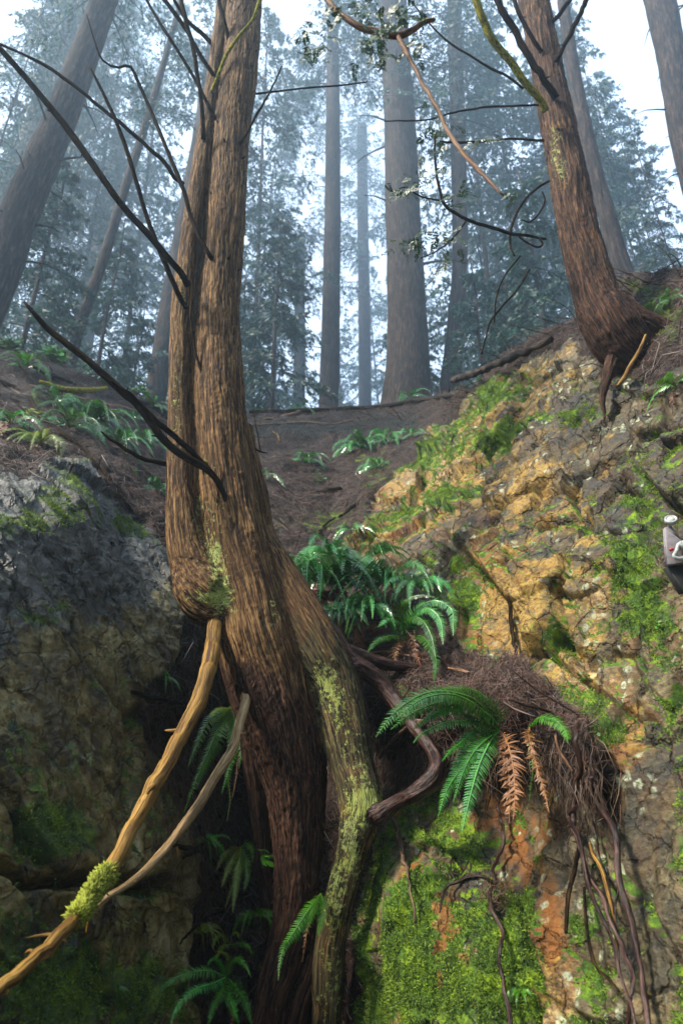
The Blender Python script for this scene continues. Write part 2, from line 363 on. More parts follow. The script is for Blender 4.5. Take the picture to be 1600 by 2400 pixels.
# ------------------------------------------------------------------ terrain: left cliff, right cliff, soil slope
RID_U = [-900, -500, -100, 0, 100, 170, 260, 350, 430, 600, 780, 900, 1020, 1100, 1150, 1200, 1260, 1300, 1360, 1420, 1480, 1600, 2100, 2600]
RID_V = [640, 700, 775, 800, 832, 862, 905, 935, 952, 965, 962, 955, 925, 905, 872, 830, 785, 764, 745, 690, 640, 612, 470, 330]
CT = np.array([
 (-900,2900,1.9),(-900,1700,1.9),(-900,800,4.0),(-500,2500,2.2),(-500,1700,2.35),(-500,1200,2.9),(-500,1000,4.0),(-500,760,6.5),(0,2900,2.9),(0,2500,3.0),(0,2000,3.1),(0,1600,3.3),(0,1300,3.5),(0,1130,4.0),
 (200,2500,3.5),(200,2000,3.6),(200,1600,3.9),(200,1350,4.25),(200,1130,5.0),(400,2900,4.1),(400,2500,4.2),(400,2000,4.5),(400,1650,4.9),(400,1450,5.1),(400,1320,5.7),
 (520,2900,4.8),(520,2450,5.0),(520,2000,5.6),(520,1750,6.0),(600,1550,6.0),(720,1750,6.3),(750,2000,6.1),(720,2450,5.3),(720,2900,5.0),
 (0,1020,5.4),(0,900,7.4),(0,820,9.0),(200,1010,7.0),(200,900,9.5),(350,1150,7.1),(350,1020,9.2),(380,945,11.5),(600,1300,6.8),(620,1150,8.2),(650,1060,10),(650,1000,11.6),(620,970,12.4),
 (800,1250,7.4),(800,1130,9),(800,1050,10.6),(800,1000,11.8),(780,965,12.8),(950,1030,10.2),(950,975,11.8),(1020,935,12.2),
 (850,1210,7.4),(960,1080,8.4),(1100,950,8.2),(1200,850,7.2),(1150,885,7.8),(1100,1100,6.7),(1000,1250,6.2),(900,1400,5.9),(800,1400,6.1),(700,1400,6.2),(1000,1400,5.5),(1100,1300,5.5),(1300,800,6.4),(1300,1000,5.5),(1300,1200,4.9),(1300,1400,4.5),(1300,1550,4.25),
 (1400,780,5.8),(1500,690,5.5),(1600,640,5.1),(1600,800,4.4),(1600,1000,4.05),(1600,1300,3.7),(1600,1700,3.3),(1600,2100,3.1),(1600,2500,2.9),(1600,2900,2.8),(2100,520,4.2),(2100,1200,3.0),(2100,1800,2.6),(2100,2500,2.4),(2600,400,3),(2600,2900,2.0),
 (900,1540,5.1),(1050,1560,4.75),(1200,1580,4.4),(1340,1650,3.95),(900,1630,4.7),(1050,1640,4.25),(1200,1665,3.9),(1340,1735,3.62),(900,1760,5.3),(1050,1760,4.6),(1200,1790,4.25),(1340,1850,3.8),
 (880,2000,4.75),(850,2200,4.5),(850,2500,4.2),(850,2900,4.0),(1050,2000,4.3),(1050,2500,3.8),(1250,2100,3.8),(1250,2500,3.5),(1450,2000,3.45),(1450,2500,3.2),(1450,2900,3.1),(780,1900,5.6),(800,1650,5.7)], float)
def _tps(c, w, q):
    d2 = ((q[:, None] - c[None]) ** 2).sum(-1) + 1e-9
    return (0.5 * d2 * np.log(d2)) @ w[:len(c)] + w[len(c)] + q @ w[len(c) + 1:]
_c = CT[:, :2] / 500.0; _d2 = ((_c[:, None] - _c[None]) ** 2).sum(-1) + 1e-9
_K = 0.5 * _d2 * np.log(_d2) + np.eye(len(_c)) * 2e-3; _P = np.hstack([np.ones((len(_c), 1)), _c])
_W = np.linalg.solve(np.block([[_K, _P], [_P.T, np.zeros((3, 3))]]), np.concatenate([np.log(CT[:, 2]), np.zeros(3)]))
def Yfield(u, v):
    q = np.stack([np.ravel(u), np.ravel(v)], -1) / 500.0; r = np.empty(len(q))
    for k in range(0, len(q), 20000): r[k:k + 20000] = _tps(_c, _W, q[k:k + 20000])
    return np.exp(r).reshape(np.shape(u))

gu = np.concatenate([np.arange(-880, -60, 20), np.arange(-60, 1660, 2.9), np.arange(1660, 2600, 20)])
NV = 640
ridge_v = np.interp(gu, RID_U, RID_V) + 9 * vnoise(np.stack([gu / 60, gu * 0, gu * 0], -1), 5) + 5 * vnoise(np.stack([gu / 17, gu * 0, gu * 0 + 3], -1), 6)
sv = np.concatenate([np.linspace(0, 1, 560), 1 + np.linspace(0, 1, 81)[1:] ** 1.4])
GV = np.where(sv[None] <= 1, ridge_v[:, None] + (2420 - ridge_v[:, None]) * sv[None], 2420 + 500 * (sv[None] - 1))
GU = np.broadcast_to(gu[:, None], GV.shape)
GY = Yfield(GU[::2, ::4], GV[::2, ::4])                       # coarse field, refined bilinearly
def _up(a, n0, n1):
    i0 = np.linspace(0, a.shape[0] - 1, n0) if False else np.minimum(np.arange(n0) / 2.0, a.shape[0] - 1)
    i1 = np.minimum(np.arange(n1) / 4.0, a.shape[1] - 1)
    a0 = np.floor(i0).astype(int); a1 = np.minimum(a0 + 1, a.shape[0] - 1); f0 = (i0 - a0)[:, None]
    b0 = np.floor(i1).astype(int); b1 = np.minimum(b0 + 1, a.shape[1] - 1); f1 = (i1 - b0)[None]
    t = a[a0] * (1 - f0) + a[a1] * f0
    return t[:, b0] * (1 - f1) + t[:, b1] * f1
GY = _up(GY, *GV.shape)
P0 = PY(GU, GV, GY)
def grid_normals(P):
    n = np.cross(np.gradient(P, axis=0), np.gradient(P, axis=1)); n /= np.linalg.norm(n, axis=-1)[..., None] + 1e-12
    s = np.sign((n * (EYE - P)).sum(-1)); return n * s[..., None]
N0 = grid_normals(P0)
for _ in range(10):                                           # soften the displacement directions
    N0[1:-1, 1:-1] = (N0[2:, 1:-1] + N0[:-2, 1:-1] + N0[1:-1, 2:] + N0[1:-1, :-2]) / 4
N0 /= np.linalg.norm(N0, axis=-1)[..., None]

def in_poly(poly, u, v):
    r = np.zeros(u.shape, bool); p = np.array(poly, float)
    for (x1, y1), (x2, y2) in zip(p, np.roll(p, -1, 0)):
        c = ((y1 > v) != (y2 > v)) & (u < (x2 - x1) * (v - y1) / (y2 - y1 + 1e-9) + x1); r ^= c
    return r
jit = 26 * fbm(np.stack([GU / 90, GV / 90, GU * 0], -1), 4, 40)
ju, jv = GU + jit, GV + np.roll(jit, 37, 1)
LEFTP = [(-900, 1010), (0, 1110), (60, 1120), (120, 1085), (200, 1075), (255, 1150), (330, 1235), (400, 1300), (425, 1400), (425, 1520), (340, 1620), (340, 1750), (420, 1850), (460, 2050), (440, 2300), (470, 3000), (-900, 3000)]
RIGHTP = [(790, 1290), (845, 1195), (955, 1080), (1000, 1010), (1060, 965), (1170, 880), (1255, 825), (1340, 800), (1420, 880), (1520, 900), (1610, 850), (2600, 700), (2600, 3000), (800, 3000), (830, 2300), (850, 2050), (905, 1850), (1100, 1790), (1260, 1800), (1420, 1860), (1425, 1760), (1370, 1690), (1290, 1610), (1180, 1560), (1080, 1530), (1040, 1440), (930, 1340)]
mL = in_poly(LEFTP, ju, jv); mR = in_poly(RIGHTP, ju, jv)
reg = np.where(mL, 1, np.where(mR, 2, 0))
def soft(m, n=5):
    a = m.astype(float)
    for _ in range(n):
        a[1:-1, 1:-1] = (a[1:-1, 1:-1] * 2 + a[2:, 1:-1] + a[:-2, 1:-1] + a[1:-1, 2:] + a[1:-1, :-2]) / 6
    return a
wL, wR = soft(mL), soft(mR); wS = 1 - wL - wR

def rot(ax, deg):
    return np.array(Matrix.Rotation(math.radians(deg), 3, ax))
def blocks(P, sc, stretch, R, seed, amp, tilt, warp=.14):
    q = (P @ R.T) * np.array(stretch) * sc
    q = q + warp * np.stack([vnoise(q * 1.7 + 5, seed + 90), vnoise(q * 1.7 + 25, seed + 91), vnoise(q * 1.7 + 45, seed + 92)], -1)
    F1, F2, r, vec = worley(q, seed)
    nd = np.stack([r[0] - .5, r[1] - .5, r[2] - .5], -1)
    h = (r[3] - .5) * 1.0 + (vec * nd).sum(-1) * tilt
    crack = sstep(.075, .0, F2 - F1)
    return amp * (h - .55 * crack * sstep(-.15, .3, vnoise(q * .8, seed + 7))), r[0], crack
# right cliff: blocky, broken along diagonal joints in the upper half, streaky and smoother below the ledge
Rr = rot('Y', 33) @ rot('Z', 20)
low = sstep(1620, 1850, GV)
h1, b1, c1 = blocks(P0, 1.15, (1.3, .9, .75), Rr, 11, .20, 1.0)
h2, b2, c2 = blocks(P0, 3.1, (1.0, 1, .7), Rr, 23, .085, 1.1)
h3, b3, c3 = blocks(P0, 8.5, (1.2, 1, .8), Rr, 37, .020, 1.0, .2)
f1 = fbm(P0 * 2.2, 5, 60); f2 = fbm(P0 * 14, 4, 70)
dR = (h1 + h2 + h3 * 1.1) * (1 - .6 * low) + f1 * .05 + f2 * .012 + .07 * low * fbm(P0 * np.array([3.0, 3.0, .8]), 4, 66)
# left cliff: slick sheets dipping from upper left to lower right
Rl = rot('Y', -50) @ rot('Z', -15)
g1, d1, e1 = blocks(P0, 1.0, (.5, 1, 1.5), Rl, 111, .14, .9)
g2, d2, e2 = blocks(P0, 2.9, (.42, 1, 1.5), Rl, 123, .034, .8, .15)
g3, d3, e3 = blocks(P0, 9.0, (.4, 1, 1.6), Rl, 137, .007, .8, .2)
ql = (P0 @ Rl.T) * np.array([1.2, 3, 6.5])
ridged = 1 - np.abs(fbm(ql, 4, 150)) * 2
dL = g1 + g2 + g3 * 1.2 + ridged * .022 + f2 * .014 + f1 * .04
qs = P0 * 3.2
dS = fbm(P0 * 1.3, 3, 160) * .13 + fbm(P0 * 9, 4, 170) * .022 + f2 * .012
D = wL * dL + wR * dR + wS * dS
# deeper joint at the foot of the left overhang, dark gash on the right cliff
def seg(u, v, pts, w):
    best = np.full(u.shape, 1e9); p = np.array(pts, float)
    for a, b in zip(p[:-1], p[1:]):
        t = np.clip(((u - a[0]) * (b[0] - a[0]) + (v - a[1]) * (b[1] - a[1])) / ((b - a) @ (b - a)), 0, 1)
        best = np.minimum(best, np.hypot(u - a[0] - t * (b[0] - a[0]), v - a[1] - t * (b[1] - a[1])))
    return np.exp(-(best / w) ** 2)
D -= .30 * seg(ju, jv, [(-40, 2030), (60, 2060), (150, 2070), (230, 2050), (330, 2080), (420, 2070)], 15)
D -= .16 * seg(ju, jv, [(1275, 1238), (1320, 1222), (1360, 1205)], 11) + .13 * seg(ju, jv, [(1440, 1120), (1480, 1125)], 9)
D -= .12 * seg(ju, jv, [(1170, 1220), (1080, 1290), (990, 1340)], 12) + .12 * seg(ju, jv, [(1300, 1480), (1350, 1540), (1420, 1500)], 12)
D -= .10 * seg(ju, jv, [(905, 1330), (1010, 1280), (1090, 1170), (1120, 1080)], 10)
P1 = P0 + N0 * D[..., None]
N1 = grid_normals(P1)

def blob(*bs):
    r = np.zeros(GU.shape)
    for (u, v, ru, rv, a, s) in bs:
        c, q = math.cos(math.radians(a)), math.sin(math.radians(a)); x = (GU - u) * c + (GV - v) * q; y = -(GU - u) * q + (GV - v) * c
        r = r + s * np.exp(-((x / ru) ** 2 + (y / rv) ** 2))
    return r
upz = np.clip(N1[..., 2], -1, 1)
# moss on the right cliff
mossR = .10 + .42 * sstep(.25, .75, upz) + .25 * c1 + .18 * c2 + blob(
    (1150, 935, 90, 28, -35, .55), (1010, 1055, 70, 40, -35, .55), (1180, 1010, 110, 22, -32, .6), (1060, 1150, 95, 22, -18, .6), (930, 1195, 50, 18, -35, .5), (1000, 1300, 60, 25, -30, .35),
    (1090, 1400, 60, 90, 0, .55), (1480, 1150, 50, 90, 0, .40), (1490, 1350, 60, 120, 0, .35), (1340, 1240, 60, 22, 0, .4), (1320, 1470, 160, 22, -15, .35), (1270, 1590, 70, 22, 0, .5), (1390, 1660, 40, 60, 0, .55), (1540, 1560, 50, 150, 0, .4),
    (970, 2150, 110, 200, 0, .50), (1100, 2300, 170, 160, 0, .50), (920, 2350, 140, 110, 0, .5), (1220, 2250, 60, 160, 0, .45), (1390, 2250, 50, 200, 0, .25), (1560, 1050, 50, 60, 0, .3), (1330, 980, 100, 14, -5, .45), (1500, 1460, 80, 50, 0, .25), (1150, 2100, 60, 100, 0, .2))
mossR -= blob((1300, 1100, 90, 60, 0, .3), (1180, 1180, 90, 50, 0, .25), (1060, 1210, 100, 40, -30, .2), (1200, 1480, 90, 40, 0, .25), (1250, 1960, 80, 130, 0, .35), (1480, 1850, 80, 160, 0, .25), (1030, 2250, 22, 130, 0, .55), (1290, 2250, 22, 160, 0, .6), (1180, 2180, 18, 80, 0, .35))
mossR += low * (-.04 + .75 * fbm(P0 * np.array([4.5, 4.5, .9]), 4, 210)) + (1 - low) * .22 * fbm(P0 * np.array([1.6, 1.6, 1.2]), 3, 211)
stR = np.clip(blob((1230, 1960, 60, 180, 0, .9), (1040, 2250, 34, 160, 0, 1.2), (1290, 2250, 30, 180, 0, 1.2), (1180, 2200, 20, 120, 0, .9), (900, 2300, 20, 120, 0, .8), (980, 2050, 30, 90, 0, .8), (1110, 1480, 40, 80, 0, .8), (1150, 1330, 50, 90, 0, .7), (880, 1200, 60, 60, -35, .6), (960, 1240, 60, 50, 0, .5), (1440, 1700, 60, 120, 0, .7), (1120, 1900, 60, 70, 0, .7), (1500, 1480, 60, 60, 0, .3)) + .12, 0, 1)
mossL = .05 + .14 * sstep(1500, 1900, GV) + .35 * fbm(P0 * 2.0, 3, 212) + .32 * sstep(.3, .8, upz) + .2 * e1 + blob((60, 1230, 70, 45, 0, .55), (170, 1210, 90, 40, 40, .4), (300, 1225, 38, 20, 35, .8), (185, 1130, 70, 26, 40, .6), (230, 1190, 60, 16, 45, .5), (90, 1450, 70, 40, 0, .3),
    (80, 1960, 130, 80, 0, .55), (90, 2300, 220, 110, 0, .62), (330, 2330, 140, 90, 0, .4), (200, 1600, 160, 60, 0, .2), (60, 2150, 80, 60, 0, .3), (230, 1750, 200, 200, 0, .14), (30, 1750, 60, 80, 0, .25)) - blob((280, 1220, 150, 90, 45, .1), (230, 1350, 120, 60, 30, .35))
stL = np.clip(blob((160, 1700, 200, 180, 0, .7), (60, 1560, 60, 60, 0, .5), (300, 1900, 120, 120, 0, .4), (150, 2250, 200, 120, 0, .4)), 0, 1)
mossS = .05 + blob((880, 1130, 60, 60, -45, .45), (760, 1230, 90, 40, 0, .4), (640, 1230, 40, 60, 0, .3), (680, 1070, 90, 14, 0, .35), (90, 950, 40, 22, 30, .5), (870, 1080, 70, 22, 0, .35), (1550, 730, 70, 90, 0, .65), (800, 1200, 120, 60, 0, .2), (1480, 660, 40, 30, 0, .4), (930, 1600, 40, 26, 30, .7), (520, 2100, 60, 160, 0, .3),
    (600, 2250, 50, 120, 0, .4), (1130, 930, 90, 30, -35, .4), (400, 1540, 40, 60, 0, .3), (1500, 900, 60, 40, 0, .3), (1080, 1700, 50, 40, 0, .3), (350, 1100, 60, 14, 40, .2), (140, 1080, 90, 40, 20, .45))
moss = wL * mossL + wR * mossR + wS * mossS; stain = wL * stL + wR * stR
block = wL * (d1 * .5 + d2 * .35 + d3 * .15) + wR * (b1 * .45 + b2 * .35 + b3 * .2) + wS * .5

warm = np.clip(.30 + blob((950, 1180, 170, 60, -38, .45), (1130, 1010, 150, 50, -32, .4), (1220, 1150, 120, 90, 0, .35), (1150, 1420, 90, 110, 0, .35), (1300, 1400, 150, 90, 0, .35), (1330, 1560, 110, 70, 0, .3), (1280, 1950, 90, 120, 0, .15), (1450, 1720, 60, 80, 0, .15), (1040, 2250, 40, 150, 0, .5), (1290, 2250, 40, 150, 0, .4), (1250, 880, 60, 50, -30, .3))
    - blob((1560, 1200, 90, 260, 0, .35), (1330, 960, 90, 70, 0, .15), (1500, 2100, 140, 260, 0, .3), (1000, 1330, 70, 60, -30, .4), (1480, 1500, 60, 90, 0, .2), (1370, 2000, 60, 200, 0, .3), (1240, 2100, 90, 200, 0, .1)), -.3, 1.2)
warm = wR * warm + wL * np.clip(sstep(1250, 1700, GV + .25 * GU) * 1.1 - .15, -.3, 1.2)
nu, nv = GV.shape
def region_mesh(name, mask_id, mat, label, cat=None):
    i, j = np.meshgrid(np.arange(nu - 1), np.arange(nv - 1), indexing='ij')
    r = reg[:-1, :-1]; sel = (r == mask_id)
    i, j = i[sel], j[sel]
    q = np.stack([i * nv + j, i * nv + j + 1, (i + 1) * nv + j + 1, (i + 1) * nv + j], -1)
    used, inv = np.unique(q, return_inverse=True); q = inv.reshape(q.shape)
    P = P1.reshape(-1, 3)[used]
    me = new_mesh(name, P, [q], mat, {'moss': moss.ravel()[used], 'stain': stain.ravel()[used], 'block': block.ravel()[used], 'warm': warm.ravel()[used]})
    o = bpy.data.objects.new(name, me); SC.collection.objects.link(o)
    return tag(o, label, cat, kind='structure')
region_mesh('left_cliff', 1, M['left_rock'], 'wet grey rock face with moss at the left', 'cliff')
region_mesh('right_cliff', 2, M['right_rock'], 'ochre mossy rock face rising at the right', 'cliff')
region_mesh('hillside', 0, M['soil'], 'dark soil gully between the rock faces up to the ridge', 'hillside')

# ground: the hilltop running back from the ridge, and the path level under the camera
rp = P1[:, 0]; rows = [rp]
for k, dy in enumerate([.5, 1.2, 2.5, 5, 10, 20, 40, 80]):
    Yt = np.maximum(rp[:, 1], 0) + dy; fan = 1 + dy / 30.0
    rows.append(np.stack([rp[:, 0] * fan, Yt, rp[:, 2] - .25 * min(dy, 1.2) + .10 * dy + .3 * vnoise(np.stack([rp[:, 0] / 3, Yt / 3, 0 * Yt], -1), 9) * (dy > 1)], -1))
rows = np.stack(rows, 1); a, b = rows.shape[:2]
i, j = np.meshgrid(np.arange(a - 1), np.arange(b - 1), indexing='ij')
q = np.stack([i * b + j, (i + 1) * b + j, (i + 1) * b + j + 1, i * b + j + 1], -1).reshape(-1, 4)
me = new_mesh('terrain', rows.reshape(-1, 3), [q], M['soil'], {'moss': np.full(a * b, .25)})
tag(link('terrain', me), 'forest floor running back from the ridge', 'terrain', kind='structure')
gx, gy = np.meshgrid(np.linspace(-150, 150, 61), np.linspace(-150, 150, 61), indexing='ij')
gp = np.stack([gx, gy, np.full(gx.shape, .12) + .05 * vnoise(np.stack([gx / 2, gy / 2, gx * 0], -1), 3)], -1)
i, j = np.meshgrid(np.arange(60), np.arange(60), indexing='ij')
q = np.stack([i * 61 + j, (i + 1) * 61 + j, (i + 1) * 61 + j + 1, i * 61 + j + 1], -1).reshape(-1, 4)
me = new_mesh('ground', gp.reshape(-1, 3), [q], M['soil'], {'moss': np.full(61 * 61, .2)})
tag(link('ground', me), 'trodden earth path level below the rock', 'ground', kind='structure')

def surf(u, v):                       # point and outward normal of the built terrain seen at (u, v)
    i = int(np.clip(np.argmin(np.abs(gu - u)), 0, nu - 1)); j = int(np.argmin(np.abs(GV[i] - v)))
    return P1[i, j].copy(), N1[i, j].copy()
def surfY(u, v): return surf(u, v)[0][1]

# ---- stuff on the terrain
rng = np.random.default_rng(7)
def pick(weight, n):
    w = weight.copy(); w[(GU < -60) | (GU > 1660) | (GV > 2440)] = 0
    area = np.linalg.norm(np.cross(np.gradient(P0, axis=0), np.gradient(P0, axis=1)), axis=-1) / (GY ** 1.2)
    w = (w * area).ravel(); w /= w.sum()
    k = rng.choice(len(w), n, p=w); return k
def sticks(k, Lr, rr, lift=.01, tilt=.35, droop=None):
    P = P1.reshape(-1, 3)[k]; Nn = N1.reshape(-1, 3)[k]; n = len(k)
    d = rng.normal(size=(n, 3)); d -= Nn * (d * Nn).sum(-1)[:, None]; d /= np.linalg.norm(d, axis=1)[:, None]
    if droop is not None: d = d * (1 - droop) + np.array([0, 0, -1.0]) * droop
    d = d + Nn * rng.uniform(-tilt * .3, tilt, n)[:, None]; d /= np.linalg.norm(d, axis=1)[:, None]
    L = rng.uniform(*Lr, n)[:, None]; r = rng.uniform(*rr, n)[:, None]
    bend = rng.normal(size=(n, 3)) * L * .16
    s = np.cross(d, Nn); s /= np.linalg.norm(s, axis=1)[:, None] + 1e-9; t = np.cross(s, d)
    A = P + Nn * lift * rng.uniform(0, 1, (n, 1)); B = A + d * L * .5 + bend; C = A + d * L + bend * .3
    V = []
    for c, q in ((A, 1.0), (B, .85), (C, .3)):
        for ang in (0, 2.09, 4.19): V.append(c + (s * math.cos(ang) + t * math.sin(ang)) * r * q)
    V = np.stack(V, 1).reshape(-1, 3); b = (np.arange(n) * 9)[:, None, None]
    f = np.array([[0, 1, 4, 3], [1, 2, 5, 4], [2, 0, 3, 5], [3, 4, 7, 6], [4, 5, 8, 7], [5, 3, 6, 8]])
    return V, (f[None] + b).reshape(-1, 4), np.repeat(rng.uniform(0, 1, n), 9)
soilw = (reg == 0).astype(float)
mb = MB()
wlit = soilw * (1 + 5 * blob((1200, 1610, 190, 60, 12, 1.0), (760, 1150, 160, 90, 0, .5), (1250, 820, 120, 50, -30, .6), (380, 1200, 90, 120, 45, .5)))
V, Q, va = sticks(pick(wlit, 60000), (.03, .16), (.0012, .0032)); mb.add(V, Q, val=va)
V, Q, va = sticks(pick(soilw * blob((1210, 1610, 170, 55, 14, 1.0), (960, 1520, 120, 30, 10, .6)), 9000), (.03, .12), (.001, .0024), .02, .25); mb.add(V, Q, val=va)
V, Q, va = sticks(pick(soilw, 900), (.12, .5), (.003, .008), .05, .12); mb.add(V, Q, val=va * .5)
tag(mb.build('needle_litter', M['litter'], None, False), 'brown fallen needles and twiglets strewn over the soil and ledge', 'litter', kind='stuff')
mb = MB()
V, Q, va = sticks(pick(blob((1395, 1800, 32, 110, 0, 1.0), (1350, 1880, 34, 110, 0, .7), (1310, 1730, 50, 40, 0, .4), (980, 1790, 80, 60, 0, .6), (1100, 1760, 70, 60, 0, .35), (1245, 1760, 50, 60, 0, .5), (460, 1900, 70, 130, 0, .6), (390, 1780, 60, 60, 0, .25), (520, 1600, 60, 60, 0, .3)), 2300), (.06, .26), (.0012, .0032), .05, .35, .72); mb.add(V, Q, val=va * .6)
tag(mb.build('root_hairs', M['litter'], None, False), 'matted fine brown rootlets hanging below the ledge and in the hollow', 'rootlets', kind='stuff')
# moss tufts: short blades where the moss field is thick
def tufts(weight, n, hr, wr, mat, name, label):
    k = pick(weight, n); P = P1.reshape(-1, 3)[k]; Nn = N1.reshape(-1, 3)[k]
    P = P + rng.normal(size=P.shape) * .01
    up = Nn * .8 + np.array([0, 0, -.15]) + rng.normal(size=P.shape) * .55; up /= np.linalg.norm(up, axis=1)[:, None]
    s = np.cross(up, rng.normal(size=P.shape)); s /= np.linalg.norm(s, axis=1)[:, None]
    h = rng.uniform(*hr, (n, 1)); w = rng.uniform(*wr, (n, 1)); t = np.cross(s, up)
    V = np.stack([P - Nn * .004 - s * w, P - Nn * .004 + s * w, P + up * h * .6 + t * w * .8, P + up * h + t * w * .2], 1).reshape(-1, 3)
    b = (np.arange(n) * 4)[:, None, None]; f = np.array([[0, 1, 2], [0, 2, 3], [1, 3, 2]])
    me = MB().add(V, None, (f[None] + b).reshape(-1, 3), val=np.repeat(rng.uniform(0, 1, n), 4))
    tag(me.build(name, mat, None, False), label, 'moss', kind='stuff')
mn = moss + .75 * fbm(P1 * 6.5, 4, 300) * .6
tufts(sstep(.56, .80, mn) * (.6 + .4 * (reg == 2)), 150000, (.006, .018), (.0018, .0042), M['moss_tuft'], 'moss', 'green moss cushions over the rock faces and soil')
# ------------------------------------------------------------------ the trees
def img_path(rows, Yf, n, extra=0.0):
    """rows (u, v, half width px); Yf: depth ahead, number, list per row or function of v -> centre line and radii in metres"""
    R = np.array([r[:3] for r in rows], float)
    if callable(Yf): Y = np.array([Yf(v) for v in R[:, 1]])
    else: Y = np.broadcast_to(np.asarray(Yf, float), (len(R),))
    P = PY(R[:, 0], R[:, 1], Y); r = rad(R[:, 2], P)
    S = spline(np.hstack([P, r[:, None]]), n); return S[:, :3], np.abs(S[:, 3])
def remesh(mb, vox, name):
    me = mb.mesh('tmp', M['twig']); o = link('tmp', me)
    md = o.modifiers.new('r', 'REMESH'); md.mode = 'VOXEL'; md.voxel_size = vox
    dg = bpy.context.evaluated_depsgraph_get(); ev = o.evaluated_get(dg); m2 = ev.to_mesh()
    V = np.empty(len(m2.vertices) * 3, np.float32); m2.vertices.foreach_get('co', V); V = V.reshape(-1, 3).astype(float)
    n = len(m2.polygons); tot = np.empty(n, np.int32); m2.polygons.foreach_get('loop_total', tot)
    li = np.empty(len(m2.loops), np.int32); m2.loops.foreach_get('vertex_index', li)
    assert (tot == 4).all(); Q = li.reshape(-1, 4).copy()
    E = np.empty(len(m2.edges) * 2, np.int32); m2.edges.foreach_get('vertices', E); E = E.reshape(-1, 2)
    ev.to_mesh_clear(); bpy.data.objects.remove(o); bpy.data.meshes.remove(me)
    return V, Q, E
def smooth_pts(V, E, it):
    deg = np.bincount(E.ravel(), minlength=len(V))[:, None]
    for _ in range(it):
        S = np.zeros_like(V)
        for c in range(3):
            S[:, c] = np.bincount(E[:, 0], V[E[:, 1], c], len(V)) + np.bincount(E[:, 1], V[E[:, 0], c], len(V))
        V = V * .4 + .6 * S / np.maximum(deg, 1)
    return V
def vnormals(V, Q):
    n = np.cross(V[Q[:, 2]] - V[Q[:, 0]], V[Q[:, 3]] - V[Q[:, 1]]); r = np.zeros_like(V)
    for k in range(4):
        for c in range(3): r[:, c] += np.bincount(Q[:, k], n[:, c], len(V))
    return r / (np.linalg.norm(r, axis=1)[:, None] + 1e-12)
def flow_coords(V, paths):
    """(R cos, R sin, s) of the closest limb, limb number and its radius there"""
    C = []; 
    for k, (c, r) in enumerate(paths):
        cr = spline(np.hstack([c, r[:, None]]), len(c) * 3); c, r = cr[:, :3], cr[:, 3]
        T, Nn, B = frames(c); L = np.concatenate([[0], np.cumsum(np.linalg.norm(np.diff(c, axis=0), axis=1))])
        C.append((c, r, T, Nn, B, L, np.full(len(c), k)))
    c, r, T, Nn, B, L, kk = [np.concatenate([x[i] for x in C]) for i in range(7)]
    out = np.empty((len(V), 3)); lim = np.empty(len(V), int)
    for a in range(0, len(V), 8000):
        v = V[a:a + 8000]; d = np.sqrt(((v[:, None] - c[None]) ** 2).sum(-1)) / (r[None] + .01); i = d.argmin(1)
        w = v - c[i]; z = (w * T[i]).sum(1)
        out[a:a + 8000] = np.stack([(w * Nn[i]).sum(1), (w * B[i]).sum(1), L[i] + z], -1); lim[a:a + 8000] = kk[i]
    th = np.arctan2(out[:, 1], out[:, 0]); rr = np.hypot(out[:, 0], out[:, 1])
    return out, lim, th, rr
def bark_disp(fl, lim, amp_f, amp_b, fr=26.0):
    o = lim[:, None] * 3.7; w = .03 * np.stack([vnoise(fl * 3 + 9, 400), vnoise(fl * 3 + 19, 401), fl[:, 2] * 0], -1)
    q = fl + w + o
    fl1 = fbm(q * np.array([6, 6, .55]), 3, 410)
    r1 = 1 - np.abs(vnoise(q * np.array([fr, fr, 1.5]), 420)) * 2.2; r2 = 1 - np.abs(vnoise(q * np.array([fr * 2.2, fr * 2.2, 3.5]), 421)) * 2.2
    return amp_f * fl1 - amp_b * np.clip(r1, 0, 1) ** 2 - amp_b * .5 * np.clip(r2, 0, 1) ** 2 + amp_b * .5 * vnoise(q * 30, 422)
def blobs_uv(V, bs):
    u, v, _ = proj(V); r = np.zeros(len(V))
    for (a, b, ru, rv, s) in bs: r += s * np.exp(-((u - a) / ru) ** 2 - ((v - b) / rv) ** 2)
    return r

# ---- the main leaning cedar
YT = lambda v: float(np.interp(v, [-100, 900, 1300, 1500, 1800, 2400, 2600], [4.75, 4.55, 4.5, 4.45, 4.55, 4.75, 4.8]))
main = [(583,-110,41),(572,0,44),(560,150,46),(541,300,47),(534,400,47),(522,600,48),(513,700,50),(510,900,62),(520,1050,69),(537,1200,77),(560,1320,84),(588,1430,92),(608,1520,100),(638,1620,103),(665,1720,92),(688,1820,76),(695,1920,64),(697,2000,58),(695,2100,53),(678,2200,50),(650,2300,46),(628,2400,44),(600,2560,56)]
stem = [(530,-110,12),(522,0,13),(497,200,16),(482,300,18),(464,420,20),(440,600,23),(428,700,26),(420,900,27),(423,1050,31),(426,1160,37),(436,1260,46),(456,1340,55),(478,1400,60),(490,1430,56),(496,1450,38)]
rib = [(540,600,10),(530,800,10)]
legr = [(600,1230,30),(640,1340,54),(690,1450,72),(740,1540,76),(778,1610,68),(803,1700,61),(828,1800,52),(846,1890,52),(824,2000,37),(799,2100,36),(777,2200,37),(769,2300,38),(765,2400,34),(758,2560,40)]
fin = [(560,1000,34),(585,1150,40),(612,1280,40),(650,1400,36),(700,1480,36)]
legm = [(735,2090,12),(752,2150,19),(742,2250,22),(708,2350,25),(676,2480,30)]
legb = [(610,1600,30),(592,1700,30),(590,1770,25),(603,1860,23),(616,1950,24),(620,2050,21),(640,2150,24),(640,2300,20)]
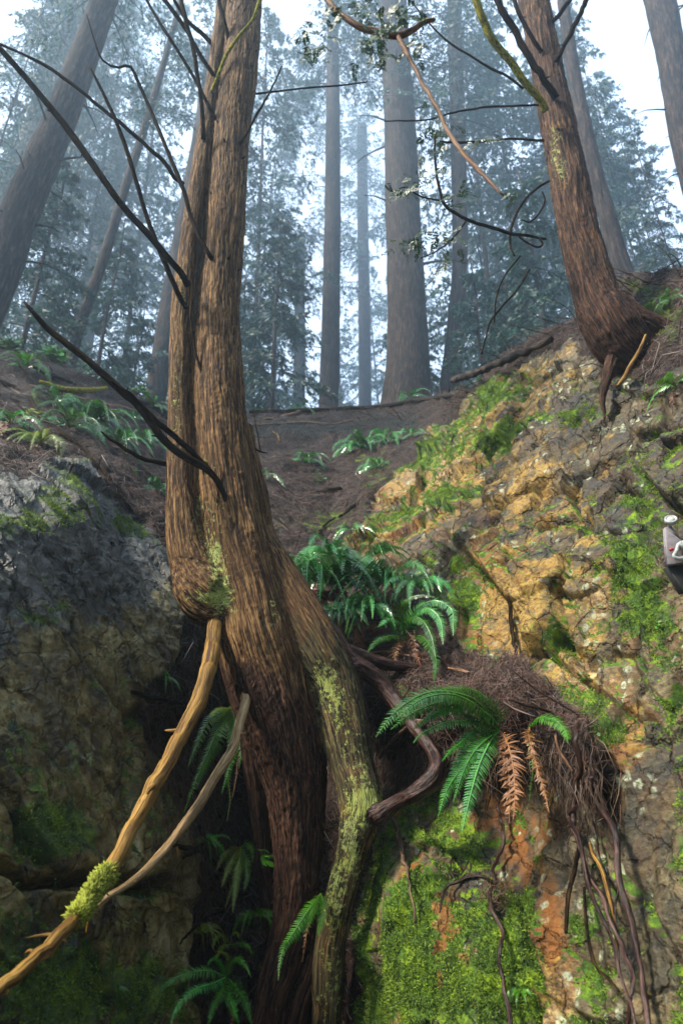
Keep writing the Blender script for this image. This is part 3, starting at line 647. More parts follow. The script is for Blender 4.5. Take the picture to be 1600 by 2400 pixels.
rootA = [(700,1440,44),(760,1500,44),(810,1555,36),(851,1570,25),(892,1602,24),(928,1648,19),(975,1710,15),(1012,1765,14),(1022,1800,20),(1004,1832,23),(970,1858,20),(930,1880,17),(880,1912,24)]
rootB = [(720,1460,30),(790,1520,26),(860,1545,20),(930,1560,14),(1010,1565,8)]
burr = [(440,1330,40),(470,1385,62),(505,1415,58),(528,1400,30)]
limbs = [(main, YT), (stem, lambda v: YT(v) - float(np.interp(v, [0, 1100, 1350], [.12, .13, .10]))), (rib, lambda v: YT(v) - .10), ([(553,-60,18),(540,100,19),(515,300,20),(497,450,21),(478,650,23),(466,850,24),(468,1080,26)], lambda v: YT(v) + .05), (legr, lambda v: YT(v) + float(np.interp(v, [1200, 1600, 1900, 2600], [.16, .02, -.22, -.22]))), (fin, lambda v: YT(v) + .16),
         (legm, lambda v: YT(v) - .05), (legb, lambda v: YT(v) + .32), (rootA, [4.5, 4.5, 4.5, 4.52, 4.55, 4.5, 4.35, 4.2, 4.12, 4.1, 4.12, 4.2, 4.28]), (rootB, [4.6, 4.7, 4.75, 4.8, 4.85]), (burr, lambda v: YT(v) - .14)]
paths = []; mb = MB()
for k, (rows, Yf) in enumerate(limbs):
    C, R = img_path(rows, Yf, 90 if k in (0, 4) else 50); paths.append((C, R)); mb.tube(C, R, 28, True, .05, k)
V, Q, E = remesh(mb, .0105, 'trunk'); V = smooth_pts(V, E, 5)
fl, lim, th, rr = flow_coords(V, paths); Nn = vnormals(V, Q)
isroot = np.isin(lim, (8, 9)); u_, v_, _ = proj(V)
amp = np.where(isroot, .6, np.where(np.isin(lim, (2, 3)), .35, np.where(lim == 4, .5, np.where(lim == 1, .6, 1.0))))
lip = np.exp(-((v_ - 1385) / 60) ** 2 - ((u_ - 475) / 60) ** 2) * .008 * np.sin(np.hypot(u_ - 540, (v_ - 1290) * 1.0) / 4.2 + 2 * vnoise(V * 9, 5))
V = V + Nn * (bark_disp(fl, lim, .020, .0085, 40.0) * amp + lip)[:, None]
lich = .02 + blobs_uv(V, [(520,1385,30,55,.75),(480,1400,60,26,.45),(505,1300,22,40,.55),(480,1240,40,60,.28),(415,950,14,160,.38),(430,700,16,90,.3),(790,1650,36,90,.50),(840,1800,34,90,.36),(870,1890,60,50,.95),(820,2000,36,80,.55),(785,2120,36,110,.5),(755,1590,30,60,.45),(775,2330,30,90,.45),(640,1450,16,70,.35),(480,1180,30,40,.2)])
mossA = blobs_uv(V, [(640,1290,26,150,.45),(600,1120,14,130,.4),(690,1420,40,50,.35),(760,1510,60,40,.45),(900,1870,50,26,.6),(1000,1740,16,40,.45),(880,1560,50,16,.25),(800,2380,30,80,.35),(660,1500,14,80,.35)])
leg = np.isin(lim, (3, 4, 7, 8, 9)); 
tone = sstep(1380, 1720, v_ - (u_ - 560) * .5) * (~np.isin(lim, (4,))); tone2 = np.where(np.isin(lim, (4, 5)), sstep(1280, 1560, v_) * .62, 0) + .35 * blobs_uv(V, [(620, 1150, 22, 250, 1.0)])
me = new_mesh('trunk', V, [Q], [M['cedar_bark'], M['red_bark'], M['root']], {'flow': fl, 'lichen': lich * .98, 'moss': mossA, 'tone': tone, 'tone2': tone2})
vm = np.where(isroot, 2, 0)
me.polygons.foreach_set('material_index', vm[Q[:, 0]].astype(np.int32))
base = PY(650, 2480, 4.75)
tree = empty('cedar_tree', base)
tag(tree, 'leaning brown cedar with two fused stems and roots gripping the rock gully', 'tree')
bpy.context.view_layer.update()
def child(name, me, parent, mat=None):
    o = bpy.data.objects.new(name, me); SC.collection.objects.link(o); o.parent = parent
    o.location = -Vector(parent.location) if parent.type == 'EMPTY' else (0, 0, 0)
    return o
child('trunk', me, tree)
def limb(rows, Y, name, mat, parent=None, n=40, sides=8, wob=.10, seed=1, knots=0, end=None, val=0.0, mb=None):
    C, R = img_path(rows, Y, n); own = mb is None
    rs = np.random.default_rng(seed); C = C + .35 * R[:, None] * fbm(C * 9 + seed, 2, seed)[:, None] * rs.normal(size=3)
    mb = mb or MB(); mb.tube(C, np.maximum(R, .0012), sides, True, wob, seed)
    for k in range(knots):
        i = rs.integers(3, n - 3); d = rs.normal(size=3); d /= np.linalg.norm(d)
        mb.tube([C[i], C[i] + d * R[i] * rs.uniform(1.5, 3.0)], [R[i] * .45, R[i] * .12], 5)
    if own:
        o = child(name, mb.mesh(name, mat), parent) if parent is not None else tag_obj(name, mb, mat)
        return o, C, R
    return None, C, R
def tag_obj(name, mb, mat):
    o = bpy.data.objects.new(name, mb.mesh(name, mat)); SC.collection.objects.link(o); return o
DB = [
 ([(440,668,9),(425,640,8),(400,612,8),(350,552,8),(290,486,8),(230,402,8),(150,290,8),(80,205,7),(20,135,7),(-40,70,6)], 4.35, 3.3),
 ([(437,728,6),(410,670,6),(380,600,6),(345,510,5),(318,420,5),(290,330,5),(255,245,4),(210,155,2.5)], 4.4, 3.6),
 ([(430,430,4),(412,418,5),(380,375,5),(330,330,4.5),(285,290,4.5),(240,255,4),(180,205,4),(110,155,4),(50,125,3),(-20,95,3)], 4.35, 3.7),
 ([(496,606,6),(470,560,5),(445,500,5),(432,450,5),(410,395,5),(385,335,4.5),(350,250,4),(325,195,4),(305,155,3.5),(270,158,2.5),(240,140,2.5),(222,95,2),(204,35,1.5)], 4.42, 3.8),
 ([(477,325,6),(474,265,5),(465,190,5),(452,110,5),(436,50,5),(420,-30,5)], 4.45, 3.9),
 ([(516,298,5),(490,250,4.5),(462,195,4),(430,140,4),(395,85,4),(355,20,3.5),(330,-30,3)], 4.55, 4.0),
 ([(528,218,5),(500,175,5),(470,130,5),(440,75,5),(405,25,5),(370,-20,5)], 4.6, 4.1),
 ([(505,112,5),(475,80,5),(450,60,4.5),(420,20,4),(400,-20,4)], 4.6, 4.2),
 ([(556,145,6),(540,100,5),(528,60,5),(515,10,5),(508,-30,5)], 4.62, 4.3),
 ([(495,218,4),(512,175,4),(530,130,4),(560,85,4),(590,50,4),(605,10,4),(612,-30,3)], 4.5, 4.3),
 ([(562,338,4),(580,310,3),(602,268,3),(625,230,2.5),(645,190,2),(660,155,1.5)], 4.5, 4.3),
 ([(600,220,2.5),(650,214,2.2),(720,206,2),(800,200,2),(860,192,1.5)], 4.6, 4.9),
 ([(534,1190,5),(526,1160,6),(510,1128,7),(485,1100,8),(455,1082,9),(420,1062,9),(385,1032,9),(350,985,9),(318,945,9),(280,912,9),(245,880,9),(205,843,8),(160,808,8),(110,768,7),(85,740,6),(58,708,3)], 4.32, 3.6),
 ([(500,1112,6),(465,1075,7),(435,1045,7),(400,1015,7),(365,985,7),(335,955,6),(305,925,6),(275,905,5),(262,892,3)], 4.28, 3.7),
 ([(395,1086,7),(375,1084,6),(345,1078,5),(310,1062,5),(280,1042,4),(255,1028,3),(238,1012,2)], 4.4, 4.0),
 ([(497,930,4),(485,905,4),(472,870,3.5),(460,830,3),(452,790,2.5),(447,740,2),(452,700,1.5)], 4.42, 4.3),
 ([(495,1088,7),(480,1086,7),(462,1087,6)], 4.35, 4.3),
]
for k, (rows, y0, y1) in enumerate(DB):
    mt = M['mossy_limb'] if k in (9, 16) else M['dark_limb']
    o, C, R = limb(rows, np.linspace(y0, y1, len(rows)), 'dead_branch', mt, tree, 44, 8, .12, 20 + k, knots=4 if k in (0, 1, 2, 12, 13) else 2)
# small branch stubs up the stems
rs = np.random.default_rng(3); mb = MB()
for k in range(26):
    c, r = paths[0]; i = rs.integers(5, int(len(c) * .5)); a = rs.uniform(-1.3, 1.3)
    T, Nf, Bf = frames(c); d = np.array([math.sin(a), -math.cos(a), rs.uniform(-.1, .5)]); d /= np.linalg.norm(d)
    p = c[i] + d * r[i] * .92; L = rs.uniform(.015, .05); mb.tube([p, p + d * L * .6, p + d * L + np.array([0, 0, .01])], [.011, .008, .004], 6, True, .2, k)
o = child('branch_stub', mb.mesh('branch_stub', M['dark_limb']), tree); tag(o, kind='stuff')
# barkless golden limbs hanging from the burr
o, C, R = limb([(502,1452,15),(500,1500,18),(488,1570,19),(466,1640,19),(432,1710,18),(395,1780,18),(360,1845,18),(325,1910,17),(292,1975,17),(255,2045,18),(215,2095,16),(180,2150,15),(130,2205,17),(70,2260,16),(10,2310,16),(-60,2370,17)],
     np.linspace(4.30, 2.45, 16), 'golden_limb', M['pale_wood'], tree, 90, 14, .16, 77, knots=3); o['label'] = 'thicker golden barkless limb running down to the left'
C1, R1 = C, R
rs = np.random.default_rng(15); mt = MB(); n = 2600
ii = rs.integers(int(90 * .695), int(90 * .80), n); d = rs.normal(size=(n, 3)); d[:, 2] += .5; d /= np.linalg.norm(d, axis=1)[:, None]
P = C1[ii] + d * R1[ii, None] * rs.uniform(.85, 1.35, (n, 1)); s = np.cross(d, rs.normal(size=(n, 3))); s /= np.linalg.norm(s, axis=1)[:, None]; h = rs.uniform(.012, .03, (n, 1))
Vv = np.stack([P - s * .0025, P + s * .0025, P + d * h + s * .002, P + d * h * .6 + np.cross(d, s) * .006], 1).reshape(-1, 3)
f = np.array([[0, 1, 2], [0, 2, 3], [1, 3, 2]]); mt.add(Vv, None, (f[None] + (np.arange(n) * 4)[:, None, None]).reshape(-1, 3), val=np.repeat(rs.uniform(0, 1, n), 4))
tuft = bpy.data.objects.new('moss_tuft', mt.mesh('moss_tuft', M['moss_gold'], False)); SC.collection.objects.link(tuft); tuft.parent = o
o2, C, R = limb([(578,1618,12),(574,1650,11),(560,1700,11),(548,1750,11),(525,1790,12),(500,1830,12),(470,1880,12),(430,1935,11),(400,1975,10),(365,2015,10),(330,2050,9),(290,2080,8),(250,2105,8),(215,2140,7),(200,2165,6)],
     np.linspace(4.32, 3.16, 15), 'golden_limb', M['grey_wood'], tree, 80, 12, .14, 78, knots=3); o2['label'] = 'thinner pale barkless limb joining the mossy golden one'
for k, (rows, Y) in enumerate([([(135,2190,6),(105,2192,5),(75,2196,3),(55,2200,1)], 2.9), ([(215,2135,5),(208,2160,4),(202,2188,1.5)], 3.1), ([(365,1840,8),(352,1850,6),(345,1862,2)], 3.45), ([(85,2235,8),(70,2228,5),(58,2236,2)], 2.75), ([(414,1985,4),(417,2000,3),(416,2012,1.5)], 3.68)]):
    limb(rows, Y, 'splinter', M['pale_wood'], tree, 10, 6, .2, 90 + k)
# peeling bark strips and fibres
for k, (rows, Y, w) in enumerate([([(545,1500,4),(552,1530,6),(562,1560,5),(566,1590,1)], 4.28, 0), ([(566,1478,5),(555,1475,7),(540,1468,6)], 4.26, 0), ([(550,1545,3),(552,1590,6),(546,1620,5),(540,1650,1)], 4.26, 0), ([(575,1470,3),(590,1500,5),(584,1515,1)], 4.3, 0),
        ([(530,1615,4),(545,1600,4),(575,1612,3)], 4.28, 0), ([(590,1600,4),(620,1660,7),(650,1730,3)], 4.33, 0), ([(705,1600,3),(712,1650,6),(700,1700,2)], 4.33, 0), ([(690,1290,2),(700,1260,3),(712,1215,1)], 4.6, 0), ([(470,1150,2),(455,1170,2),(440,1195,1)], 4.3, 0), ([(520,1100,2),(512,1140,3),(505,1190,2)], 4.28, 0), ([(560,840,2),(565,870,3),(558,900,2)], 4.3, 0), ([(610,1055,8),(600,1000,6),(594,950,3)], 4.5, 0), ([(628,1062,2),(610,1058,5),(598,1050,6)], 4.5, 0)]):
    C, R = img_path(rows, Y, 16); mb = MB(); mb.tube(C + .006 * fbm(C * 30 + k, 2, k)[:, None], R, 6, True, .2, k, ell=.25)
    child('bark_strip', mb.mesh('bark_strip', M['cedar_bark']), tree)
rs = np.random.default_rng(31); mb = MB(); idx = np.nonzero(np.isin(lim, (0, 7, 6)) & (v_ > 1480) & (v_ < 2420))[0]; idx = rs.choice(idx, 900)
for i in idx:
    p = V[i]; nn = Nn[i]; a = rs.normal(size=3) * .5 + np.array([0, 0, -1]); a -= nn * (a @ nn) * .8; a /= np.linalg.norm(a); L = rs.uniform(.02, .07); w = rs.uniform(.0015, .004)
    s = np.cross(a, nn); s /= np.linalg.norm(s) + 1e-9; e = p + a * L + nn * rs.uniform(.003, .02); m_ = p + a * L * .5 + nn * .006
    mb.add([p - s * w, p + s * w, m_ + s * w * .8, m_ - s * w * .8, e, p + nn * .002 + a * .003], [[0, 1, 2, 3]], [[3, 2, 4]], val=rs.uniform())
o = child('bark_fibres', mb.mesh('bark_fibres', M['red_bark'], False), tree); tag(o, kind='stuff')

# ---- the curved cedar on top of the right cliff
YR = lambda v: float(np.interp(v, [-100, 600, 800, 900], [5.05, 4.95, 4.9, 5.1]))
rt = [(1236,-90,35),(1250,0,37),(1268,100,37),(1288,200,37),(1308,300,41),(1330,400,44),(1346,500,46),(1368,600,49),(1398,700,55),(1438,775,68),(1475,825,62),(1530,860,52),(1600,885,44)]
rr_ = [(1430,720,40),(1490,765,44),(1550,790,40),(1620,800,30)]
rd = [(1436,840,20),(1420,890,14),(1411,930,11),(1418,985,5)]
limbs2 = [(rt, YR), (rr_, 4.9), (rd, 4.75)]
paths2 = []; mb = MB()
for k, (rows, Yf) in enumerate(limbs2):
    C, R = img_path(rows, Yf, 60); paths2.append((C, R)); mb.tube(C, R, 24, True, .06, 40 + k)
V2, Q2, E2 = remesh(mb, .014, 'trunk'); V2 = smooth_pts(V2, E2, 3)
fl2, lim2, th2, rr2 = flow_coords(V2, paths2); N2 = vnormals(V2, Q2)
V2 = V2 + N2 * (bark_disp(fl2, lim2 + 5, .022, .013, 20))[:, None]
me = new_mesh('trunk', V2, [Q2], M['grey_bark'] if False else M['cedar_bark'], {'flow': fl2 + 9, 'lichen': .0 + blobs_uv(V2, [(1300,330,16,60,.45),(1315,400,20,40,.4)]), 'tone': .62 + .5 * sstep(600, 700, proj(V2)[1]), 'tone2': .0 * V2[:, 0], 'moss': .05 + blobs_uv(V2, [(1318,390,20,40,.5),(1300,480,10,60,.4),(1420,640,12,60,.5),(1500,760,50,50,.35)])})
tree2 = empty('cedar_tree', PY(1480, 860, 4.85)); tag(tree2, 'curved cedar rooted on top of the ochre rock face', 'tree'); bpy.context.view_layer.update()
child('trunk', me, tree2)
RB = [
 ([(1302,232,9),(1285,205,8),(1262,170,8),(1232,122,8),(1205,70,8),(1180,30,8),(1155,-20,8)], 4.8, 4.3, 'dark_limb'),
 ([(1268,122,5),(1250,95,5),(1230,60,5),(1212,25,5),(1200,-20,5)], 4.85, 4.6, 'dark_limb'),
 ([(1300,148,6),(1318,115,5),(1340,70,6),(1358,35,6),(1378,-15,6)], 4.85, 4.5, 'dark_limb'),
 ([(1290,56,5),(1312,30,5),(1338,-5,5)], 4.9, 4.7, 'dark_limb'),
 ([(1278,262,9),(1268,238,8),(1245,212,9),(1220,182,9),(1200,150,9),(1172,118,9),(1152,92,9),(1135,55,9),(1122,22,9),(1108,-20,9)], 4.75, 4.1, 'mossy_limb'),
 ([(1270,246,2.5),(1200,248,2.5),(1130,252,2.5),(1060,264,2.2),(1000,280,2),(900,284,1.5)], 4.9, 5.2, 'dark_limb'),
 ([(1225,208,3),(1190,180,3),(1150,160,3),(1100,130,2.5),(1050,98,2.5),(1010,60,2),(960,0,1.5)], 4.8, 4.6, 'dark_limb'),
 ([(1275,330,3),(1200,325,2.5),(1150,330,2.5),(1080,334,3),(1030,332,2)], 4.9, 5.0, 'dark_limb'),
 ([(1286,424,3),(1262,438,3),(1232,465,3),(1208,505,3),(1196,545,3),(1196,580,2.5),(1205,600,2)], 4.8, 4.6, 'dark_limb'),
 ([(1278,560,3),(1262,558,3),(1235,552,3.5),(1200,548,4),(1160,536,4),(1110,520,4),(1075,505,4),(1042,480,4),(1030,445,3.5),(1022,405,3),(1018,350,2.5),(1020,320,2)], 4.75, 4.3, 'dark_limb'),
 ([(1262,558,2.5),(1270,572,2.5),(1262,579,2.5),(1240,572,2.2),(1215,555,2)], 4.7, 4.6, 'dark_limb'),
 ([(1270,450,2),(1276,470,2),(1262,500,2),(1240,520,2),(1222,515,1.5)], 4.7, 4.6, 'dark_limb'),
 ([(1240,632,2.5),(1210,680,2.5),(1170,725,2.5),(1148,755,2.5),(1138,790,2),(1128,830,2)], 4.85, 4.7, 'dark_limb'),
 ([(1218,600,2),(1180,650,2),(1162,700,2),(1158,755,1.5)], 4.9, 4.8, 'dark_limb'),
 ([(1090,520,2),(1060,560,2),(1020,590,1.5),(985,605,1)], 4.5, 4.4, 'dark_limb'),
 ([(1030,470,2),(985,460,2),(950,440,1.5),(915,450,1)], 4.35, 4.2, 'dark_limb'),
]
for k, (rows, y0, y1, m_) in enumerate(RB):
    limb(rows, np.linspace(y0, y1, len(rows)), 'dead_branch' if m_ == 'dark_limb' else 'mossy_branch', M[m_], tree2, 40, 7, .12, 120 + k, knots=2)
limb([(1512,785,3),(1498,820,4),(1480,850,5),(1462,885,6),(1446,905,4)], 4.55, 'root', M['pale_wood'], tree2, 16, 7, .1, 5)
mb = MB()                                                     # cedar sprays on the fine twigs
def spray(mb, p, d, L, n, rs, w=.010, leafL=.030):
    """a flat fan of scaly cedar twigs hanging from p along d"""
    d = np.array(d, float); d /= np.linalg.norm(d); s = np.cross(d, [0, 1, 0]) + rs.normal(size=3) * .25; s -= d * (s @ d); s /= np.linalg.norm(s) + 1e-9
    Vv, Tt = [], []
    for i in range(n):
        t = (i + 1) / n; c = p + d * L * t + np.array([0, 0, -.10]) * L * t * t
        for sg in (-1, 1):
            if rs.uniform() < .12: continue
            dd = s * sg * .8 + d * .7 + rs.normal(size=3) * .15; dd /= np.linalg.norm(dd); l = leafL * (1.15 - .75 * t) * rs.uniform(.6, 1.25) * 1.6
            q = np.cross(dd, d); q /= np.linalg.norm(q) + 1e-9; wv = np.cross(dd, q) * w * rs.uniform(.6, 1.1); k = len(Vv)
            Vv += [c, c + dd * l * .45 + wv, c + dd * l, c + dd * l * .45 - wv, c + dd * l * .5 + q * w * .35]
            Tt += [[k, k + 1, k + 4], [k + 1, k + 2, k + 4], [k + 2, k + 3, k + 4], [k + 3, k, k + 4]]
    if Vv: mb.add(Vv, None, Tt, val=rs.uniform(0, 1, len(Vv)))
rs = np.random.default_rng(8)
def spray_cloud(mb, spots, n, Y, rs, L=(.07, .2), k_=1.0):
    for (u, v, ru, rv, k) in spots:
        for _ in range(k):
            a = rs.normal(size=2) * .55; p = PY(u + a[0] * ru, v + a[1] * rv, Y + rs.normal() * .18 * k_)
            spray(mb, p, [rs.normal() * .7, rs.normal() * .5, -.5 + rs.normal() * .4], rs.uniform(*L), 9, rs, .010 * k_, .030 * k_)
spray_cloud(mb, [(1030,300,35,60,16),(1005,340,30,30,8),(1130,320,60,18,9),(945,440,45,22,15),(985,425,30,15,7),(960,565,40,18,14),(1035,545,30,22,8),(1050,590,30,30,7),(1025,380,25,35,8),(1215,440,25,25,6),(1060,450,20,30,5),(1085,480,15,15,4)], 0, 4.35, rs)
child('foliage', mb.mesh('foliage', M['cedar_leaf'], False), tree2)

# ---- overhanging twig with sprays, reaching in from above
tw = empty('overhanging_branch', PY(760, -60, 1.7)); tag(tw, 'rusty bare branch with dark cedar sprays hanging in from above', 'branch'); bpy.context.view_layer.update()
limb([(740,-40,6),(772,5,7),(800,35,7),(850,66,8),(895,76,9),(932,84,9),(965,70,7),(1000,50,6),(1020,46,4)], 1.6, 'branch', M['rust_twig'], tw, 40, 8, .12, 201)
limb([(932,84,6),(948,115,6),(965,150,5),(990,195,5),(1010,230,5),(1035,275,5),(1055,320,5),(1085,360,5),(1120,395,5),(1150,430,4),(1180,460,2)], np.linspace(1.6, 1.5, 11), 'side_branch', M['rust_twig'], tw, 40, 8, .12, 202)
mb = MB(); spray_cloud(mb, [(845,30,40,40,22),(895,60,45,45,22),(955,40,40,35,22),(985,100,22,35,12),(860,110,30,35,12),(905,130,14,30,8),(745,80,35,35,18),(722,125,12,25,7),(775,40,20,25,7)], 0, 1.62, rs, (.03, .07), .5)
child('foliage', mb.mesh('foliage', M['cedar_leaf'], False), tw)

# ---- trees beyond the ridge
def ground_z(x, Y):
    u, v, _ = proj(np.array([x, max(Y, 8), 12.0])); rv = np.interp(u, RID_U, RID_V); i = int(np.argmin(np.abs(gu - u)))
    p = P1[i, 0]; return p[2] + .09 * max(0, Y - p[1]) - .3
def bg_trunk(rows, Y, seed, mat='grey_bark', sides=20):
    C, R = img_path(rows, Y, 60); g = ground_z(C[0][0], C[0][1])
    if C[0][2] > g - .2:
        d = (C[0] - C[3]); d /= abs(d[2]) + 1e-9; C = np.vstack([C[0] + d * (C[0][2] - g + .3), C]); R = np.concatenate([[R[0] * 1.1], R])
    mb = MB(); mb.tube(C, R, sides, True, .07, seed); rs = np.random.default_rng(seed)
    for k in range(16):                                       # dead branch stubs
        i = rs.integers(8, len(C) - 3); a = rs.uniform(0, 6.28); d = np.array([math.cos(a), math.sin(a), rs.uniform(-.3, .4)]); L = R[i] * rs.uniform(1.3, 3.5)
        mb.tube(spline([C[i], C[i] + d * L * .7, C[i] + d * L + np.array([0, 0, -.15]) * L], 5), np.linspace(R[i] * .10, R[i] * .02, 5), 5)
    return mb, C, R
def crown_mesh(seed, H, z0, Rm, nb, leaves, name, leafs=(.13, .27), width=.036, nbr=15):
    """drooping conifer boughs made of many small needle blades; trunk axis along z, foot at 0"""
    rs = np.random.default_rng(seed); P, D, S, K = [], [], [], []
    wood = MB()
    for b in range(nb):
        t = rs.uniform(0, 1) ** .9; z = z0 + (H - z0) * t; az = rs.uniform(0, 2 * math.pi); L = Rm * (1 - t) ** .65 * rs.uniform(.55, 1.15) + .3
        dirh = np.array([math.cos(az), math.sin(az), 0]); side = np.array([-dirh[1], dirh[0], 0])
        s = np.linspace(0, 1, 9)[:, None]; up = rs.uniform(.0, .35)
        C = np.array([0, 0, z]) + dirh * L * s + np.array([0, 0, 1.0]) * L * (up * s - (up + rs.uniform(.12, .45)) * s ** 2)
        wood.tube(C, np.linspace(.035, .006, 9) * (.5 + .5 * L / Rm), 4, False)
        nbl = max(4, int(nbr * L / Rm)); nper = max(6, int(leaves / nbr))
        for m in range(nbl):
            a0 = .15 + .85 * (m + rs.uniform()) / nbl; i = a0 * 8; i0 = min(int(i), 7); c0 = C[i0] + (C[i0 + 1] - C[i0]) * (i - i0); sg = 1 if m % 2 else -1
            l2 = L * .42 * (1.1 - a0 * .75) * rs.uniform(.6, 1.3); d2 = side * sg * rs.uniform(.4, 1) + dirh * .7 + np.array([0, 0, -rs.uniform(.1, .5)]); d2 /= np.linalg.norm(d2)
            tt = rs.uniform(.0, 1, nper)[:, None]; p = c0 + d2 * l2 * tt + np.array([0, 0, -1.0]) * l2 * tt ** 2 * .5 + rs.normal(size=(nper, 3)) * .028
            hs = np.cross(d2, [0, 0, 1.0]); hs /= np.linalg.norm(hs) + 1e-9; sgn = rs.choice([-1, 1], nper)[:, None]
            dd = d2 * .55 + hs * sgn * .75 + rs.normal(size=(nper, 3)) * .22 + np.array([0, 0, -.45]); dd = dd * (1.15 - .6 * tt); 
            P.append(p); D.append(dd); K.append(np.full(nper, rs.uniform()))
    P = np.concatenate(P); D = np.concatenate(D); K = np.concatenate(K); n = len(P)
    s = np.cross(D, rs.normal(size=(n, 3))); s /= np.linalg.norm(s, axis=1)[:, None]; nd_ = np.linalg.norm(D, axis=1)[:, None]; D = D / nd_; l = rs.uniform(*leafs, (n, 1)) * nd_; w = width * rs.uniform(.6, 1.3, (n, 1)); q = np.cross(D, s)
    V = np.stack([P, P + D * l * .5 + s * w, P + D * l, P + D * l * .5 - s * w + q * w * .6], 1).reshape(-1, 3)
    f = np.array([[0, 1, 2], [0, 2, 3]]); mb = MB(); mb.add(V, None, (f[None] + (np.arange(n) * 4)[:, None, None]).reshape(-1, 3), val=np.repeat(np.clip(K * .6 + rs.uniform(0, .4, n), 0, 1), 4))
    nt_ = sum(len(x) for x in mb.T); mb.V += wood.V; mb.flow += wood.flow; mb.val += wood.val; mb.Q += [w_ + mb.n for w_ in wood.Q]
    me = mb.mesh(name, [M['needle'], M['grey_bark']], False); nq = sum(len(x) for x in mb.Q)
    me.polygons.foreach_set('material_index', np.concatenate([np.ones(nq, np.int32), np.zeros(nt_, np.int32)]))
    return me, None
CR = [crown_mesh(500 + k, 34, 3.0, R_, nb, lv, 'crown') for k, (R_, nb, lv) in enumerate([(4.6, 88, 430), (3.8, 88, 400), (5.4, 80, 480)])]
CRS = [crown_mesh(520 + k, 16, .8, 2.8, 80, 300, 'crown') for k in range(2)]
def add_crown(t, kind, sc, rz, dz=0, src=CR, dx=0.0):
    me, mw = src[kind % len(src)]
    c = bpy.data.objects.new('crown', me); SC.collection.objects.link(c); c.parent = t; c.location = (dx, 0, dz); c.scale = sc; c.rotation_euler = (0, 0, rz)
    return c
NT = [  # rows, Y, label, crown kind, crown start (m above foot), crown scale
 ([(-40,740,44),(10,620,42),(48,500,42),(85,410,40),(133,300,37),(172,200,34),(209,100,31),(245,0,29),(270,-80,28)], 13, 'thick dark furrowed fir trunk leaning in the upper left corner', 0, 15, (.7, .7, .7)),
 ([(-14,830,16),(14,690,15),(50,560,14),(90,420,14)], 30, 'slim grey trunk at the left edge of the picture below the dark fir', 1, 24, (1.2,1.2,1.0)),
 ([(-40,640,38),(25,500,38),(85,330,36),(130,200,35),(190,0,30)], 32, 'pale misty trunk standing just behind the thick dark fir', 2, 28, (1.2,1.2,1.2)),
 ([(165,850,12),(190,760,12),(245,600,12),(300,420,10),(345,280,9),(392,120,7),(430,-20,6)], 18, 'thin bare leaning pole of a tree at the left of the gully', None, 0, None),
 ([(365,930,24),(385,800,24),(410,660,24),(440,500,22),(475,300,20),(505,100,18)], 26, 'grey trunk half hidden behind the double stemmed cedar', 1, 24, (1.2,1.2,1.2)),
 ([(768,1000,24),(772,900,23),(776,700,21),(779,500,19),(780,300,17),(780,100,14),(780,-60,12)], 34, 'slender grey trunk standing in the mist left of the widest trunk', 1, 40, (1.5,1.5,1.4)),
 ([(952,980,66),(954,920,59),(956,860,52),(954,760,48),(950,640,44),(942,480,40),(937,300,37),(925,100,33),(918,-60,31)], 25, 'widest grey fir trunk standing upright at the middle of the ridge', 2, 26, (1.2,1.2,1.2)),
 ([(1050,950,27),(1056,880,24),(1066,780,21),(1076,640,18),(1076,480,18),(1072,300,18),(1066,100,17),(1062,-60,16)], 26, 'narrow trunk just right of the widest fir', 0, 24, (1.1,1.1,1.2)),
 ([(1466,660,24),(1448,600,21),(1420,500,20),(1392,400,19),(1365,280,17),(1340,150,15),(1318,0,13)], 15, 'pale brown slim trunk right behind the curved cedar', None, 0, None),
 ([(1640,480,30),(1615,380,30),(1590,260,30),(1570,120,32),(1545,0,34),(1530,-80,34)], 16, 'blue misty trunk in the upper right corner', None, 0, None),
 ([(855,1000,16),(855,880,15),(853,700,14),(850,520,13),(848,300,12)], 62, 'faint trunk deep in the mist between the two middle trunks', 0, 40, (1.6,1.6,1.6)),
 ([(208,720,22),(228,600,21),(255,470,20),(285,320,18)], 48, 'faint pale trunk far behind the thin leaning pole', 2, 34, (1.6,1.6,1.6)),
 ([(700,1000,15),(702,850,14),(702,700,13),(703,560,12)], 55, 'faint trunk deep in the mist beside the cedar stem', 1, 36, (1.6,1.6,1.6)),
]
for k, (rows, Y, lab, ck, cz, cs) in enumerate(NT):
    mb, C, R = bg_trunk(rows, Y, 600 + k); t = empty('fir_tree', C[0]); tag(t, lab, 'tree'); bpy.context.view_layer.update()
    child('trunk', mb.mesh('trunk', M['grey_bark']), t)
    if ck is not None: add_crown(t, ck, cs, k * 1.3, cz, CR, dx=float(np.interp(C[0][2] + cz + 10, C[:, 2], C[:, 0]) - C[0][0]))
    if k == 3:
        pass
